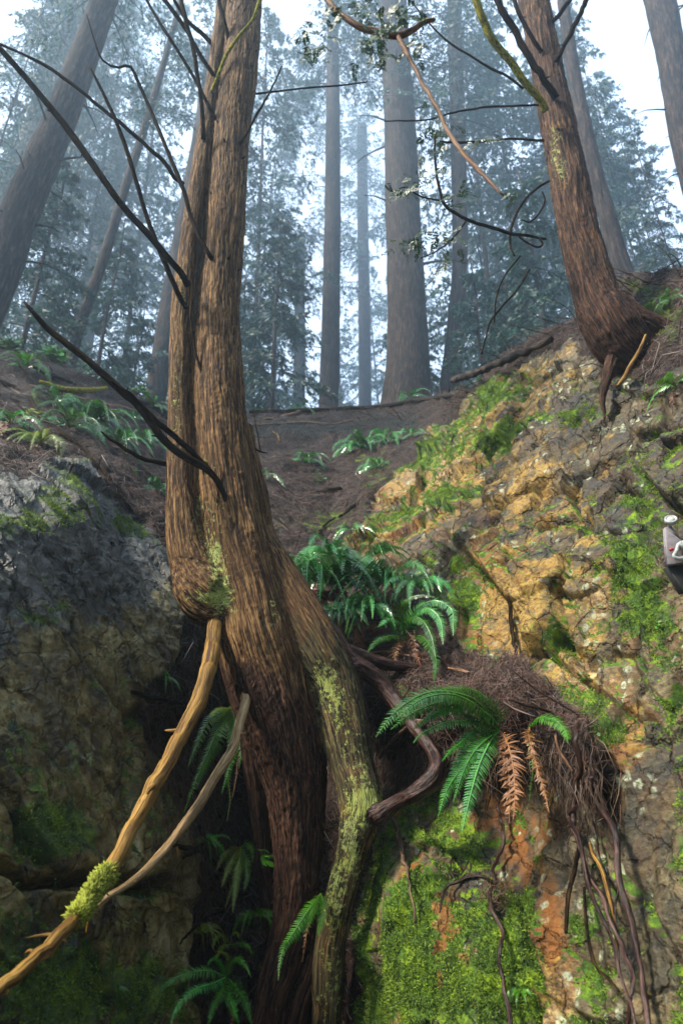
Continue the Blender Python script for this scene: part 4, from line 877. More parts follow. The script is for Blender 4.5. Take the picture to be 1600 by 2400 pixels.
# misty forest behind: whole conifers on the rising hilltop
far_trunk = MB(); zz = np.linspace(0, 36, 14); far_trunk.tube(np.stack([.15 * np.sin(zz / 7), .1 * np.cos(zz / 5), zz], -1), np.linspace(.13, .03, 14), 10); far_me = far_trunk.mesh('trunk', M['grey_bark'])
sm_trunk = MB(); zz = np.linspace(0, 16.5, 8); sm_trunk.tube(np.stack([.05 * np.sin(zz), 0 * zz, zz], -1), np.linspace(.14, .03, 8), 8); sm_me = sm_trunk.mesh('trunk', M['grey_bark'])
rs = np.random.default_rng(44)
FT = [(60,26),(170,22),(300,25),(395,24),(480,27),(590,20),(745,58),(700,60),(850,60),(1120,21),(1180,26),(1240,22),(1330,25),(-60,24),(110,33),(230,36),(350,34),(470,38),(560,33),(660,46),(800,42),(1000,36),(1090,33),(1200,38),(1300,35),(1420,27),(0,40),(900,45),(1140,46),(540,46),(420,48),(250,47),(1380,42),(1400,21),(1345,30),(1590,30),(1450,40),(-150,30),(760,50)]
for k, (u, Y) in enumerate(FT):
    Y *= 1.6
    x = PY(u, 850, Y)[0]; z = ground_z(x, Y); t = empty('conifer', (x, Y, z))
    tag(t, 'misty conifer with drooping boughs in the forest beyond the ridge', 'tree', 'conifers fading into the mist beyond the ridge')
    tr = bpy.data.objects.new('trunk', far_me); SC.collection.objects.link(tr); tr.parent = t
    s = 1.6 * rs.uniform(.8, 1.15); tr.scale = (s, s, s); t.rotation_euler = (rs.normal() * .03, rs.normal() * .03, 0); add_crown(t, k, (s, s, s * rs.uniform(.95, 1.15)), rs.uniform(0, 6.28), 0, CR)
for k, (u, Y, sx, sz) in enumerate([(1490, 22, .5, 1.25), (1545, 26, .6, 1.35), (1450, 30, .6, 1.6), (1640, 19, .35, .62), (1600, 24, .4, .8), (-70, 24, .6, 1.4), (-170, 20, .55, 1.3), (70, 30, .7, 1.7), (1420, 24, .45, 1.3)]):
    x = PY(u, 850, Y)[0]; t = empty('conifer', (x, Y, ground_z(x, Y))); tag(t, 'narrow conifer with short boughs on the high ground behind the rock faces', 'tree', 'narrow conifers on the high ground')
    tr = bpy.data.objects.new('trunk', far_me); SC.collection.objects.link(tr); tr.parent = t; tr.scale = (.45, .45, sz); add_crown(t, k, (sx * 1.3, sx * 1.3, sz), k * 1.7, 0, CR)
for k, (u, Y) in enumerate([(110,15),(230,17),(40,13),(320,19),(640,19),(1130,17),(1210,15.5),(1290,14),(560,20),(420,22),(1000,25)]):
    Y *= 1.25
    x = PY(u, 850, Y)[0]; z = ground_z(x, Y); t = empty('young_conifer', (x, Y, z - .5))
    tag(t, 'young bushy conifer standing between the big trunks beyond the ridge', 'tree', 'young conifers on the ridge')
    tr = bpy.data.objects.new('trunk', sm_me); SC.collection.objects.link(tr); tr.parent = t
    s = rs.uniform(.65, 1.2); tr.scale = (s, s, s); add_crown(t, k, (s, s, s), rs.uniform(0, 6.28), 0, CRS)

# unseen conifers added behind and beside the camera to shade the rock
for k, (x, y, s) in enumerate([(5, -8, 1.5), (0, -14, 1.7), (11, -12, 1.6), (14, -3, 1.5), (-18, 4, 1.5), (17, 7, 1.5), (-9, -18, 1.7), (8, -20, 1.7), (20, -14, 1.7), (-3, -24, 1.7), (15, 1.5, 1.2), (-13, 9, 1.3)]):
    t = empty('conifer', (x, y, .1)); tag(t, 'tall unseen conifer added below the rock for its shade', 'tree', 'unseen conifers added for shade')
    tr = bpy.data.objects.new('trunk', far_me); SC.collection.objects.link(tr); tr.parent = t; tr.scale = (s * 1.8, s * 1.8, s * .8); add_crown(t, k, (s, s, s * .8), k * 2.1, 0, CR)
# ------------------------------------------------------------------ ferns and small plants
def frond_mesh(C, W, mat, rs, npin=34, nhint=None, curl=0.0, dead=False):
    n = npin + 6; C = spline(np.asarray(C, float), n); T = np.gradient(C, axis=0); T /= np.linalg.norm(T, axis=1)[:, None]
    nh = np.array([0, -.55, .8]) if nhint is None else np.asarray(nhint, float)
    S = np.cross(T, nh); S /= np.linalg.norm(S, axis=1)[:, None] + 1e-9; Nn = np.cross(S, T)
    L = np.linalg.norm(np.diff(C, axis=0), axis=1).sum(); mb = MB()
    mb.tube(C, np.linspace(L * .010, L * .003, n), 4, False, val=1.0)
    V, Tt, vv = [], [], []; sp = L / n
    for i in range(4, n - 1):
        t = i / (n - 1); prof = min(1.0, .45 + (t - .08) * 5) * (1 - t) ** .62 * 1.05
        for sg in (-1, 1):
            if rs.uniform() < (.12 if dead else .025): continue
            l = W * .5 * prof * rs.uniform(.88, 1.1); 
            if l < W * .02: continue
            d = S[i] * sg + T[i] * (.30 + .5 * t) + Nn[i] * rs.normal() * (.5 if dead else .10); d /= np.linalg.norm(d)
            dr = -Nn[i] * .22 + np.array([0, 0, -.16]); w = min(sp * (.85 if not dead else 1.25), l * .42)
            p = C[i] + T[i] * rs.normal() * sp * .08; q = T[i]
            if dead: dr = dr + rs.normal(size=3) * .5 + T[i] * .4
            k = len(V); tip = p + d * l + dr * l * (.55 + curl)
            m1 = p + d * l * .33 + dr * l * .06; m2 = p + d * l * .7 + dr * l * (.24 + curl * .3)
            V += [p - q * w * .42, p + q * w * .42, m1 - q * w * .5, m1 + q * w * .5 + Nn[i] * w * .12, m2 - q * w * .34, m2 + q * w * .34 + Nn[i] * w * .1, tip]
            Tt += [[k, k + 1, k + 3], [k, k + 3, k + 2], [k + 2, k + 3, k + 5], [k + 2, k + 5, k + 4], [k + 4, k + 5, k + 6]]
            vv += [rs.uniform(0, .75) + (.25 if t > .8 else 0)] * 7
    mb.add(V, None, Tt, val=np.array(vv)); return mb
def fern_img(label, base_uv, baseY, fronds, group='sword ferns clinging to the rock'):
    """fronds: (rows of (u, v), Y at tip, width px, material, extra)"""
    baseY = min(baseY, surfY(*base_uv)); b = PY(base_uv[0], base_uv[1], baseY); t = empty('fern', b); tag(t, label, 'fern', group); bpy.context.view_layer.update()
    rs = np.random.default_rng(int(base_uv[0] * 7 + base_uv[1]))
    for f in fronds:
        rows, Y1, wpx, mt = f[:4]; dead = mt == 'fern_dead'
        uv = np.array([base_uv] + list(rows), float); Y = np.linspace(0, 1, len(uv)) ** .8 * (Y1 - baseY) + baseY
        uvs = spline(np.hstack([uv, Y[:, None]]), 12); Yc = np.array([min(y, surfY(a_, b_) - .06) for a_, b_, y in uvs]); Yc[0] = min(uvs[0, 2], surfY(*base_uv) + .02); Yc[1:-1] = (Yc[2:] + Yc[:-2]) / 2; C = PY(uvs[:, 0], uvs[:, 1], Yc); W = float(rad(wpx * 1.15, C[len(C) // 2]))
        mb = frond_mesh(C, W, M[mt], rs, f[4] if len(f) > 4 else 34, f[5] if len(f) > 5 else (0, -.8, .6), dead=dead)
        o = child('frond', mb.mesh('frond', M[mt], not dead), t)
        if dead: o['label'] = 'dead brown frond'
    return t
def fern(label, u, v, size, n, mat='fern', dead=0, Y=None, seed=None, up=None, spread=(-2.7, 2.7), wr=.31, npin=28, group='sword ferns clinging to the rock', name='fern', arch=(1.0, 1.35)):
    p, nrm = surf(u, v)
    if Y is not None: p = PY(u, v, min(Y, p[1]))
    p = p + nrm * .03
    t = empty(name, p); tag(t, label, 'fern', group); bpy.context.view_layer.update()
    rs = np.random.default_rng(seed if seed is not None else int(u * 13 + v)); L0 = float(rad(size * 1.6, p)); n = int(n * 1.5)
    out = np.array([nrm[0], nrm[1], 0]); out /= np.linalg.norm(out) + 1e-9; base_az = math.atan2(out[1], out[0])
    for k in range(n + dead):
        isd = k >= n; az = base_az + np.interp((k + .5 + rs.uniform(-.35, .35)) / max(n, 1) % 1.0, [0, 1], spread)
        L = L0 * rs.uniform(.7, 1.1); dh = np.array([math.cos(az), math.sin(az), 0]) * .9 + out * .25
        a, b = rs.uniform(.8, 1.15) * arch[0], rs.uniform(.95, 1.25) * arch[1]
        if isd: a, b = .15, 1.3; dh = out * .25 + dh * .3
        s = np.linspace(0, 1, 8)[:, None]; C = p + L * (dh * (s * .85 - .12 * s ** 3)) + np.array([0, 0, 1.0]) * L * (a * s - b * s ** 2) * .75 + rs.normal(size=3) * s ** 2 * L * .07
        mt = 'fern_dead' if isd else mat
        mb = frond_mesh(C, L * wr * rs.uniform(.85, 1.15), M[mt], rs, npin, np.array([0, 0, .5]) + out * .8 - dh * .1, dead=isd)
        o = child('frond', mb.mesh('frond', M[mt], not isd), t)
        if isd: o['label'] = 'dead brown frond'
    return t
G, GB, GY_, DD, BR = 'fern', 'fern_blue', 'fern_yellow', 'fern_dead', 'fern_bright'
fern_img('large glossy fern arching from the litter covered ledge with hanging brown fronds', (1170, 1712), 3.88, [
    ([(1110, 1640), (1010, 1622), (930, 1665), (880, 1728)], 3.45, 92, G, 44), ([(1120, 1655), (1040, 1645), (970, 1670), (915, 1710)], 3.55, 80, G, 40), ([(1140, 1660), (1080, 1615), (1010, 1625), (960, 1640)], 3.7, 60, G, 38),
    ([(1130, 1665), (1060, 1628), (985, 1640), (925, 1690)], 3.5, 84, G, 42), ([(1150, 1680), (1090, 1652), (1020, 1672), (965, 1712)], 3.6, 70, G, 38), ([(1160, 1690), (1130, 1650), (1100, 1625), (1040, 1612)], 3.72, 66, G, 32), ([(1150, 1725), (1112, 1760), (1085, 1810), (1062, 1880)], 3.5, 56, G, 40, (0, -1, .35)),
    ([(1110, 1690), (1040, 1695), (985, 1722), (968, 1742)], 3.5, 56, GB, 34), ([(1110, 1715), (1080, 1740), (1055, 1760), (1035, 1785)], 3.55, 50, G, 30),
    ([(1150, 1735), (1120, 1800), (1098, 1880), (1082, 1950)], 3.42, 76, GB, 44, (.1, -1, .35)), ([(1140, 1730), (1090, 1790), (1048, 1850), (1026, 1915)], 3.5, 66, G, 44, (-.1, -1, .3)), ([(1135, 1735), (1085, 1770), (1060, 1820), (1042, 1870)], 3.62, 60, G, 38),
    ([(1165, 1665), (1130, 1630), (1085, 1612), (1060, 1625)], 3.75, 60, G, 30), ([(1150, 1700), (1090, 1672), (1040, 1665), (990, 1690)], 3.65, 66, G, 36),
    ([(1180, 1740), (1190, 1800), (1194, 1870), (1192, 1930)], 3.56, 74, DD, 46, (.2, -1, .1)), ([(1188, 1740), (1202, 1800), (1206, 1860), (1202, 1920)], 3.52, 66, DD, 46, (-.4, -1, .1))])
fern_img('half brown fern at the right end of the litter ledge', (1240, 1705), 3.82, [
    ([(1262, 1682), (1300, 1688), (1325, 1715), (1330, 1742)], 3.5, 64, BR, 34), ([(1255, 1690), (1280, 1682), (1305, 1690)], 3.6, 36, G, 24),
    ([(1246, 1740), (1258, 1800), (1274, 1850), (1286, 1905)], 3.55, 42, DD, 44, (.2, -1, .1)), ([(1238, 1725), (1250, 1770), (1262, 1820)], 3.58, 38, DD, 30, (.2, -1, .1)), ([(1248, 1800), (1242, 1850), (1238, 1895)], 3.62, 22, BR, 20, (0, -1, .3))])
fern_img('drooping bright green fern in the hollow behind the golden limbs', (545, 1655), 5.1, [
    ([(520, 1690), (490, 1760), (455, 1840), (432, 1905)], 4.6, 44, BR, 40, (0, -1, .3)), ([(530, 1680), (510, 1740), (480, 1800), (460, 1850)], 4.7, 48, BR, 36, (0, -1, .3)), ([(525, 1665), (490, 1690), (465, 1740), (440, 1800)], 4.7, 48, BR, 36, (0, -1, .3)),
    ([(550, 1700), (545, 1760), (535, 1810), (520, 1860)], 4.7, 48, BR, 34, (0, -1, .3)), ([(560, 1700), (566, 1760), (560, 1800)], 4.8, 44, BR, 30, (0, -1, .3)), ([(540, 1660), (510, 1662), (490, 1680)], 4.8, 40, GY_, 24), ([(535, 1830), (540, 1870), (532, 1925)], 4.75, 26, GY_, 26, (0, -1, .3)),
    ([(555, 1740), (555, 1810), (545, 1870)], 4.7, 22, DD, 34, (0, -1, .2))])
fern_img('yellow green fern beside the back root in the hollow', (565, 1985), 5.0, [
    ([(545, 2010), (530, 2050), (520, 2080)], 4.7, 34, GY_, 26, (0, -1, .3)), ([(560, 2020), (552, 2080), (545, 2140)], 4.7, 38, GY_, 34, (0, -1, .3)), ([(575, 2010), (580, 2050), (572, 2090)], 4.7, 38, BR, 30, (0, -1, .3)), ([(545, 1990), (522, 2010), (505, 2045)], 4.75, 26, GY_, 24, (0, -1, .3)),
    ([(550, 2060), (540, 2090), (528, 2130)], 4.65, 28, GY_, 26, (0, -1, .3)), ([(575, 1975), (590, 1990), (592, 2020)], 4.75, 30, BR, 20, (0, -1, .3))])
fern_img('two fronded bright fern tucked between the red trunk and the lichen leg', (752, 2095), 4.35, [
    ([(722, 2135), (685, 2190), (662, 2230), (652, 2298)], 4.0, 40, BR, 36, (0, -1, .3)), ([(735, 2130), (700, 2190), (672, 2210), (655, 2222)], 4.05, 36, G, 34, (0, -1, .3)), ([(758, 2120), (752, 2160), (745, 2195)], 4.05, 44, G, 30, (0, -1, .3)), ([(742, 2110), (732, 2140), (728, 2165)], 4.1, 30, BR, 22, (0, -1, .3)),
    ([(725, 2160), (715, 2210), (708, 2255)], 4.15, 22, DD, 30, (0, -1, .2))])
fern_img('big dark green fern at the bottom edge of the picture', (530, 2290), 4.45, [
    ([(490, 2275), (430, 2285), (385, 2310), (362, 2340)], 4.05, 46, GB, 38), ([(500, 2305), (455, 2320), (415, 2360), (398, 2410)], 4.0, 46, GB, 38), ([(520, 2320), (500, 2360), (485, 2410)], 4.05, 48, G, 34, (0, -1, .4)), ([(550, 2310), (575, 2350), (590, 2400)], 4.05, 50, G, 36, (0, -1, .4)),
    ([(540, 2260), (555, 2245), (575, 2262), (588, 2290)], 4.2, 34, BR, 28), ([(535, 2320), (545, 2360), (560, 2400)], 4.1, 46, G, 32, (0, -1, .4)), ([(520, 2260), (500, 2245), (485, 2265)], 4.25, 34, G, 26), ([(538, 2250), (530, 2235), (510, 2230)], 4.3, 26, GY_, 24),
    ([(535, 2340), (545, 2380), (540, 2420)], 4.2, 30, DD, 36, (0, -1, .2))])
fern_img('small yellowing fern above the bottom fern', (540, 2215), 4.8, [([(520, 2190), (505, 2200), (498, 2225)], 4.6, 30, GY_, 24), ([(545, 2190), (555, 2185), (560, 2200)], 4.6, 24, GY_, 20), ([(560, 2210), (580, 2215), (590, 2235)], 4.55, 28, BR, 24), ([(525, 2215), (510, 2235), (505, 2255)], 4.6, 26, GY_, 24)])
fern('glossy fern nearest the cedar trunk in the gully cluster', 738, 1372, 135, 15, GB, 2, Y=5.55, seed=1)
fern('fern in the middle of the gully cluster beside the gnarled root', 815, 1350, 105, 11, GB, 2, Y=5.7, seed=2)
fern('fern standing highest against the ochre rock in the gully cluster', 925, 1375, 115, 12, GB, 1, Y=5.5, seed=3)
fern('low fern in front of the gully cluster above the dark roots', 860, 1445, 110, 12, GB, 2, Y=5.2, seed=4)
fern('deep green fern squeezed between the cedar trunk and the gnarled root', 690, 1330, 80, 8, GB, 1, Y=5.7, seed=41)
fern('fern at the back of the gully cluster under the mossy patch', 870, 1300, 70, 8, GB, 0, Y=5.9, seed=42)
fern('fern drooping over the dark root in front of the gully cluster', 800, 1450, 60, 7, G, 2, Y=5.0, seed=43)
fern('fern on the left bank above the rock between the others', 130, 940, 66, 8, G, 0, seed=44)
fern('dark fern on the left bank near the mossy branch', 300, 985, 54, 7, GB, 0, seed=45)
fern('small fern low on the left bank over the crack', 310, 1120, 44, 7, GB, 0, seed=46)
fern('fern in the hollow beneath the golden limbs', 470, 1985, 60, 7, 'fern_bright', 1, Y=5.0, seed=51, npin=22)
fern('small fern at the foot of the grey rock near the bottom', 455, 2190, 50, 6, GY_, 0, Y=4.7, seed=52, npin=20)
fern('fern against the back root low in the hollow', 590, 2150, 60, 6, 'fern_bright', 0, Y=4.9, seed=53, npin=22)
fern('fern on the mossy bank right of the curved cedar', 1570, 700, 46, 6, G, 0, seed=61, npin=20)
fern('full pale fern between the wide arching fern and the cedar trunk', 770, 1310, 95, 11, GB, 0, Y=5.6, seed=71)
fern('upright fern against the yellow rock behind the wide arching fern', 985, 1385, 80, 9, GB, 0, Y=5.3, seed=72)
fern_img('wide arching fern at the right end of the gully cluster', (950, 1500), 5.0, [
    ([(975, 1430), (1020, 1408), (1058, 1430), (1062, 1490)], 4.6, 62, GB, 40), ([(970, 1440), (1000, 1425), (1030, 1450), (1038, 1510)], 4.6, 56, GB, 36), ([(985, 1490), (1005, 1510), (1022, 1550), (1015, 1600)], 4.55, 44, G, 36, (0, -1, .4)), ([(960, 1450), (985, 1450), (1010, 1490), (1020, 1540)], 4.6, 50, G, 34),
    ([(935, 1460), (910, 1450), (885, 1470)], 4.7, 46, GB, 28), ([(940, 1440), (945, 1410), (985, 1395), (1020, 1400)], 4.7, 46, G, 30), ([(965, 1490), (975, 1530), (985, 1560)], 4.8, 34, DD, 30), ([(940, 1500), (925, 1530), (930, 1560)], 4.8, 34, DD, 28), ([(925, 1490), (885, 1500), (860, 1530)], 4.7, 44, G, 28)])
fern('small fern on the gully floor at the foot of the ridge bank', 712, 1082, 52, 9, GB, 0, seed=5, npin=20)
fern('wide fern below the netting on the gully floor', 845, 1055, 68, 11, GB, 1, seed=6, npin=22)
fern('pale fern high in the gully beside the rock shoulder', 905, 1035, 62, 9, GB, 0, seed=7, npin=22)
fern('yellowing fern with brown fronds below the wide gully fern', 880, 1095, 60, 8, GB, 3, seed=8, npin=22)
fern('little fern on the shoulder of the ochre rock', 965, 1022, 40, 6, GB, 1, seed=9, npin=18)
fern('single fronded fern peeping out right of the cedar trunk', 612, 1125, 52, 4, G, 1, seed=10, npin=22)
fern('broad fern on the left slope above the grey rock', 215, 985, 92, 13, G, 1, seed=11)
fern('long fronded fern on the left slope reaching down to the grey rock', 165, 1000, 90, 9, G, 1, seed=12)
fern('fern on the left slope below the dead branches', 265, 1050, 72, 9, G, 1, seed=13)
fern('fern on the left slope close to the cedar stem', 335, 1035, 60, 7, GB, 0, seed=14, npin=22)
fern('low fern hanging on the left slope against the cedar stem', 368, 1155, 56, 8, GB, 0, seed=15, npin=22)
fern('fern with brown hanging fronds at the left edge above the mossy rock', 28, 1010, 88, 6, G, 5, seed=16)
fern('yellow tinged fern on the crest of the mossy grey rock', 100, 1040, 76, 8, GY_, 2, seed=17)
fern('fern on the left ridge under the misty trees', 60, 870, 60, 8, BR, 0, seed=18, npin=20)
fern('small dark fern on the left ridge beside the thin pole', 215, 855, 46, 8, G, 0, seed=19, npin=18)
fern('ridge fern in front of the half hidden grey trunk', 355, 960, 42, 8, G, 0, seed=20, npin=18)
fern('ridge fern right of the cedar trunk', 600, 950, 30, 7, G, 0, seed=21, npin=16)
fern('ridge fern left of the slender grey trunk', 700, 950, 38, 7, G, 0, seed=22, npin=16)
fern('ridge fern at the foot of the widest fir trunk', 965, 935, 36, 7, G, 0, seed=23, npin=16)
fern('little fern sprouting from the dark crack in the grey rock', 372, 1600, 44, 6, BR, 0, seed=25, npin=22)
fern('fern at the right edge on top of the ochre rock', 1580, 905, 60, 5, BR, 1, seed=26, npin=22)
fern('brown withered fern drooping over the mossy rock shoulder', 1062, 1005, 26, 1, G, 5, seed=27, npin=20)
fern('brown withered fern hanging at the gully edge of the ochre rock', 905, 1120, 42, 1, GB, 5, seed=28, npin=20)
fern('tiny bright fern on the mossy lower right rock', 1225, 2330, 34, 5, BR, 0, seed=29, npin=16)
fern('tiny bright fern low on the left rock', 275, 2325, 34, 5, BR, 0, seed=30, npin=14)
fern('small pale fern against the yellow rock at the gully edge', 830, 1265, 46, 6, GB, 0, seed=31, npin=20)

def herb(label, u, v, n, size, seed, Y=None, mat='fern_bright', spread=1.0):
    p, nrm = surf(u, v)
    if Y is not None: p = PY(u, v, Y)
    t = empty('herb', p); tag(t, label, 'plant', 'small leafy herbs and shrubs'); bpy.context.view_layer.update(); rs = np.random.default_rng(seed); L = float(rad(size, p)); st = MB()
    for k in range(n):
        d = nrm * rs.uniform(.4, 1) + np.array([0, 0, rs.uniform(.1, .9)]) + rs.normal(size=3) * .6 * spread; d /= np.linalg.norm(d); e = p + d * L * rs.uniform(1.2, 3.0)
        st.tube(spline([p, p + d * L * .8 + np.array([0, 0, .2 * L]), e], 6), [L * .05] * 6, 4, val=.5)
        f = nrm * .6 + np.array([0, -.3, .6]) + rs.normal(size=3) * .4; f /= np.linalg.norm(f); s = np.cross(f, rs.normal(size=3)); s /= np.linalg.norm(s); q = np.cross(f, s)
        a = np.linspace(0, 2 * math.pi, 11)[:-1]; r = L * rs.uniform(.4, .7) * (1 - .25 * np.cos(a) + .1 * np.cos(3 * a)); ring = e + np.cos(a)[:, None] * r[:, None] * s * 1.2 + np.sin(a)[:, None] * r[:, None] * q * .85 - f * (np.sin(a) ** 2)[:, None] * r[:, None] * .25
        mb = MB(); mb.add(np.vstack([e[None], ring]), None, [[0, i + 1, (i + 1) % 10 + 1] for i in range(10)], val=rs.uniform(0, 1)); child('leaf', mb.mesh('leaf', M[mat]), t)
    child('stem', st.mesh('stem', M[mat]), t)
herb('round leaved green plant between the back root and the red trunk', 615, 2035, 10, 17, 1, Y=4.75)
herb('clover like bright leaves on the ochre rock above the ledge', 1335, 1560, 14, 9, 2)
herb('small bright leaves at the end of the litter ledge', 1385, 1720, 9, 9, 3)
herb('pale leafy sprout on the gully floor', 745, 1120, 10, 8, 4)
herb('tiny bright leaves on the right rock near its edge', 1530, 1455, 9, 7, 5)
herb('green sprout beside the stem burr', 425, 1432, 6, 8, 6)
herb('sprout of small leaves under the clump of ferns on the ledge', 1170, 1575, 8, 7, 7)
herb('leafy shrub on the upper left ridge at the picture edge', 25, 815, 60, 13, 21, spread=1.6)
herb('leafy shrub on the upper left ridge beside the thin pole', 120, 845, 55, 12, 22, spread=1.6)
herb('low leafy shrub on the left ridge in front of the fir trunks', 235, 890, 50, 11, 23, mat='fern_blue', spread=1.6)
herb('leafy shrub at the ridge close to the half hidden trunk', 320, 925, 40, 10, 24, spread=1.5)
herb('yellow leaved sprig on the left bank above the rock', 75, 985, 26, 12, 25, mat='fern_yellow', spread=1.3)
herb('leafy sprig on the ridge by the narrow trunk', 1120, 895, 12, 9, 8)
herb('bright leafy sprig on the left ridge', 150, 850, 9, 12, 9)
herb('low bright leaves on the lower left rock', 545, 1500 + 860, 7, 8, 10, Y=4.9)

# ------------------------------------------------------------------ roots, sticks and logs lying on or hanging from the rock
def strand(name, label, cat, rows, mat, group=None, lift=.03, Y=None, n=50, sides=7, hang=None, knots=1, wob=.22, seed=0):
    """follows the terrain: rows (u, v, half width px)"""
    if Y is None:
        Ys = [surf(r[0], r[1])[0] for r in rows]; Yv = np.array([p[1] for p in Ys]); Yv = np.minimum(Yv, np.interp(np.arange(len(Yv)), np.arange(len(Yv)), Yv)) - lift
    else: Yv = Y
    C, R = img_path(rows, Yv, n); rs = np.random.default_rng(seed + int(rows[0][0])); C = C + (fbm(C * 7 + seed, 2, seed)[:, None] * rs.normal(size=3) * .02)
    mb = MB(); mb.tube(C, np.maximum(R, .0012), sides, True, wob, seed)
    for k in range(knots):
        i = rs.integers(2, n - 2); d = rs.normal(size=3); d /= np.linalg.norm(d); mb.tube([C[i], C[i] + d * R[i] * 2.2, C[i] + d * R[i] * 4], [R[i] * .4, R[i] * .25, R[i] * .1], 5)
    t = empty(name, C[0]); tag(t, label, cat, group)
    o = bpy.data.objects.new(name, mb.mesh(name, M[mat])); bpy.data.objects.remove(t)
    SC.collection.objects.link(o); tag(o, label, cat, group); return o
HG = 'roots hanging down the lower right rock'
HR = [
 ('longest dark root hanging from the end of the ledge', [(1349,1700,6),(1351,1727,6),(1359,1798,6),(1346,1859,6),(1348,1900,6),(1351,1941,6),(1361,1987,5),(1371,2022,5),(1387,2068,5),(1412,2104,5),(1433,2155,5),(1443,2196,5),(1463,2237,5),(1481,2278,5),(1489,2318,5),(1473,2369,5),(1455,2420,5)], 'root', .16),
 ('root with a sharp elbow crossing the longest dark root', [(1364,1859,4),(1351,1890,4.5),(1331,1910,5),(1341,1936,5),(1356,1961,5),(1366,2012,5),(1377,2073,5),(1392,2114,5),(1422,2176,4.5),(1438,2216,4),(1448,2267,4),(1463,2318,4),(1479,2359,4),(1490,2420,3)], 'root', .20),
 ('thick reddish root hanging furthest to the right with golden scars', [(1385,1820,5),(1392,1859,6),(1407,1900,8),(1433,1941,8),(1448,2002,8),(1453,2063,8),(1468,2124,8),(1484,2180,7.5),(1494,2237,7),(1504,2278,7),(1507,2318,7),(1519,2390,7),(1526,2440,7)], 'root', .14),
 ('short dark root forking off to the left and ending in the air', [(1356,1975,4),(1354,1992,5),(1346,2033,5.5),(1336,2078,5.5),(1328,2129,5),(1325,2186,4)], 'dark_limb', .15),
 ('thin golden root in the middle of the bunch', [(1380,1975,3),(1387,1997,4),(1407,2033,4.5),(1428,2104,4),(1438,2165,4),(1443,2216,3.5),(1443,2242,3)], 'pale_wood', .12),
 ('black root curling right near the bottom of the bunch', [(1368,2080,3),(1371,2140,4),(1377,2196,4),(1392,2257,4),(1417,2288,4),(1450,2323,3)], 'dark_limb', .10),
 ('hair thin root between the thick roots', [(1450,2020,2),(1448,2084,2.5),(1440,2140,2.5),(1447,2200,2),(1450,2290,2)], 'root', .12),
 ('thin root hanging behind the bunch on its right side', [(1378,1830,2.5),(1384,1880,3),(1388,1930,2.5),(1400,1990,2.5),(1420,2060,2),(1436,2120,2)], 'root', .06),
 ('wavering root dangling below the brown fern fronds', [(1150,1820,2.5),(1157,1859,3),(1172,1925,4),(1180,1961,4.5),(1162,2007,4.5),(1157,2073,4),(1152,2109,5),(1167,2165,4.5),(1172,2216,4.5),(1165,2257,4.5),(1178,2318,5),(1193,2369,6),(1202,2430,7)], 'root', .10),
 ('thin root arching left from the dangling root', [(1152,2068,3),(1127,2053,3),(1091,2058,3.5),(1050,2073,3.5),(1037,2104,3),(1030,2140,2)], 'root', .08),
 ('hair thin root looping left above the arching one', [(1100,2060,1.5),(1104,2035,2),(1098,2020,1.5),(1080,2050,1.5),(1055,2040,1.5),(1065,2000,1)], 'root', .06),
 ('root strand running down the ochre rock face', [(1275,1060,2),(1259,1108,3),(1246,1150,4),(1234,1195,4),(1215,1235,5),(1203,1256,5),(1192,1300,4),(1188,1338,4),(1192,1400,4),(1195,1440,5),(1203,1496,5),(1205,1560,4)], 'dark_limb', .03),
 ('thin root on the yellow rock below the mossy shoulder', [(1064,1010,1.5),(1056,1050,1.5),(1054,1100,1.2),(1052,1120,1)], 'dark_limb', .03),
 ('dark rootlet hanging left of the brown fronds', [(1160,1780,3),(1163,1840,3),(1150,1870,2),(1140,1900,1.5)], 'dark_limb', .10),
 ('rusty rootlet under the ledge beside the half brown fern', [(1300,1720,3),(1310,1760,3),(1330,1790,3),(1340,1805,1.5)], 'rust_twig', .12),
]
for k, (lab, rows, mt, lift) in enumerate(HR): strand('hanging_root', lab, 'root', rows, mt, HG, lift, seed=300 + k, knots=2 if k < 3 else 0)
rs = np.random.default_rng(77); mb = MB(); c0 = surf(1155, 2105)[0] + np.array([0, -.1, 0])
for k in range(70):
    d = rs.normal(size=3); d /= np.linalg.norm(d); e = c0 + rs.normal(size=3) * np.array([.03, .015, .05])
    mb.tube(spline([e, e + d * .04, e + d * .06 + rs.normal(size=3) * .03], 6), [.0022, .0018, .0016, .0014, .001, .0006], 4, False, val=rs.uniform())
o = mb.build('root_tangle', M['litter']); tag(o, 'tangle of brown rootlets on the dangling root', 'rootlets')
SG = 'fallen sticks and branches'
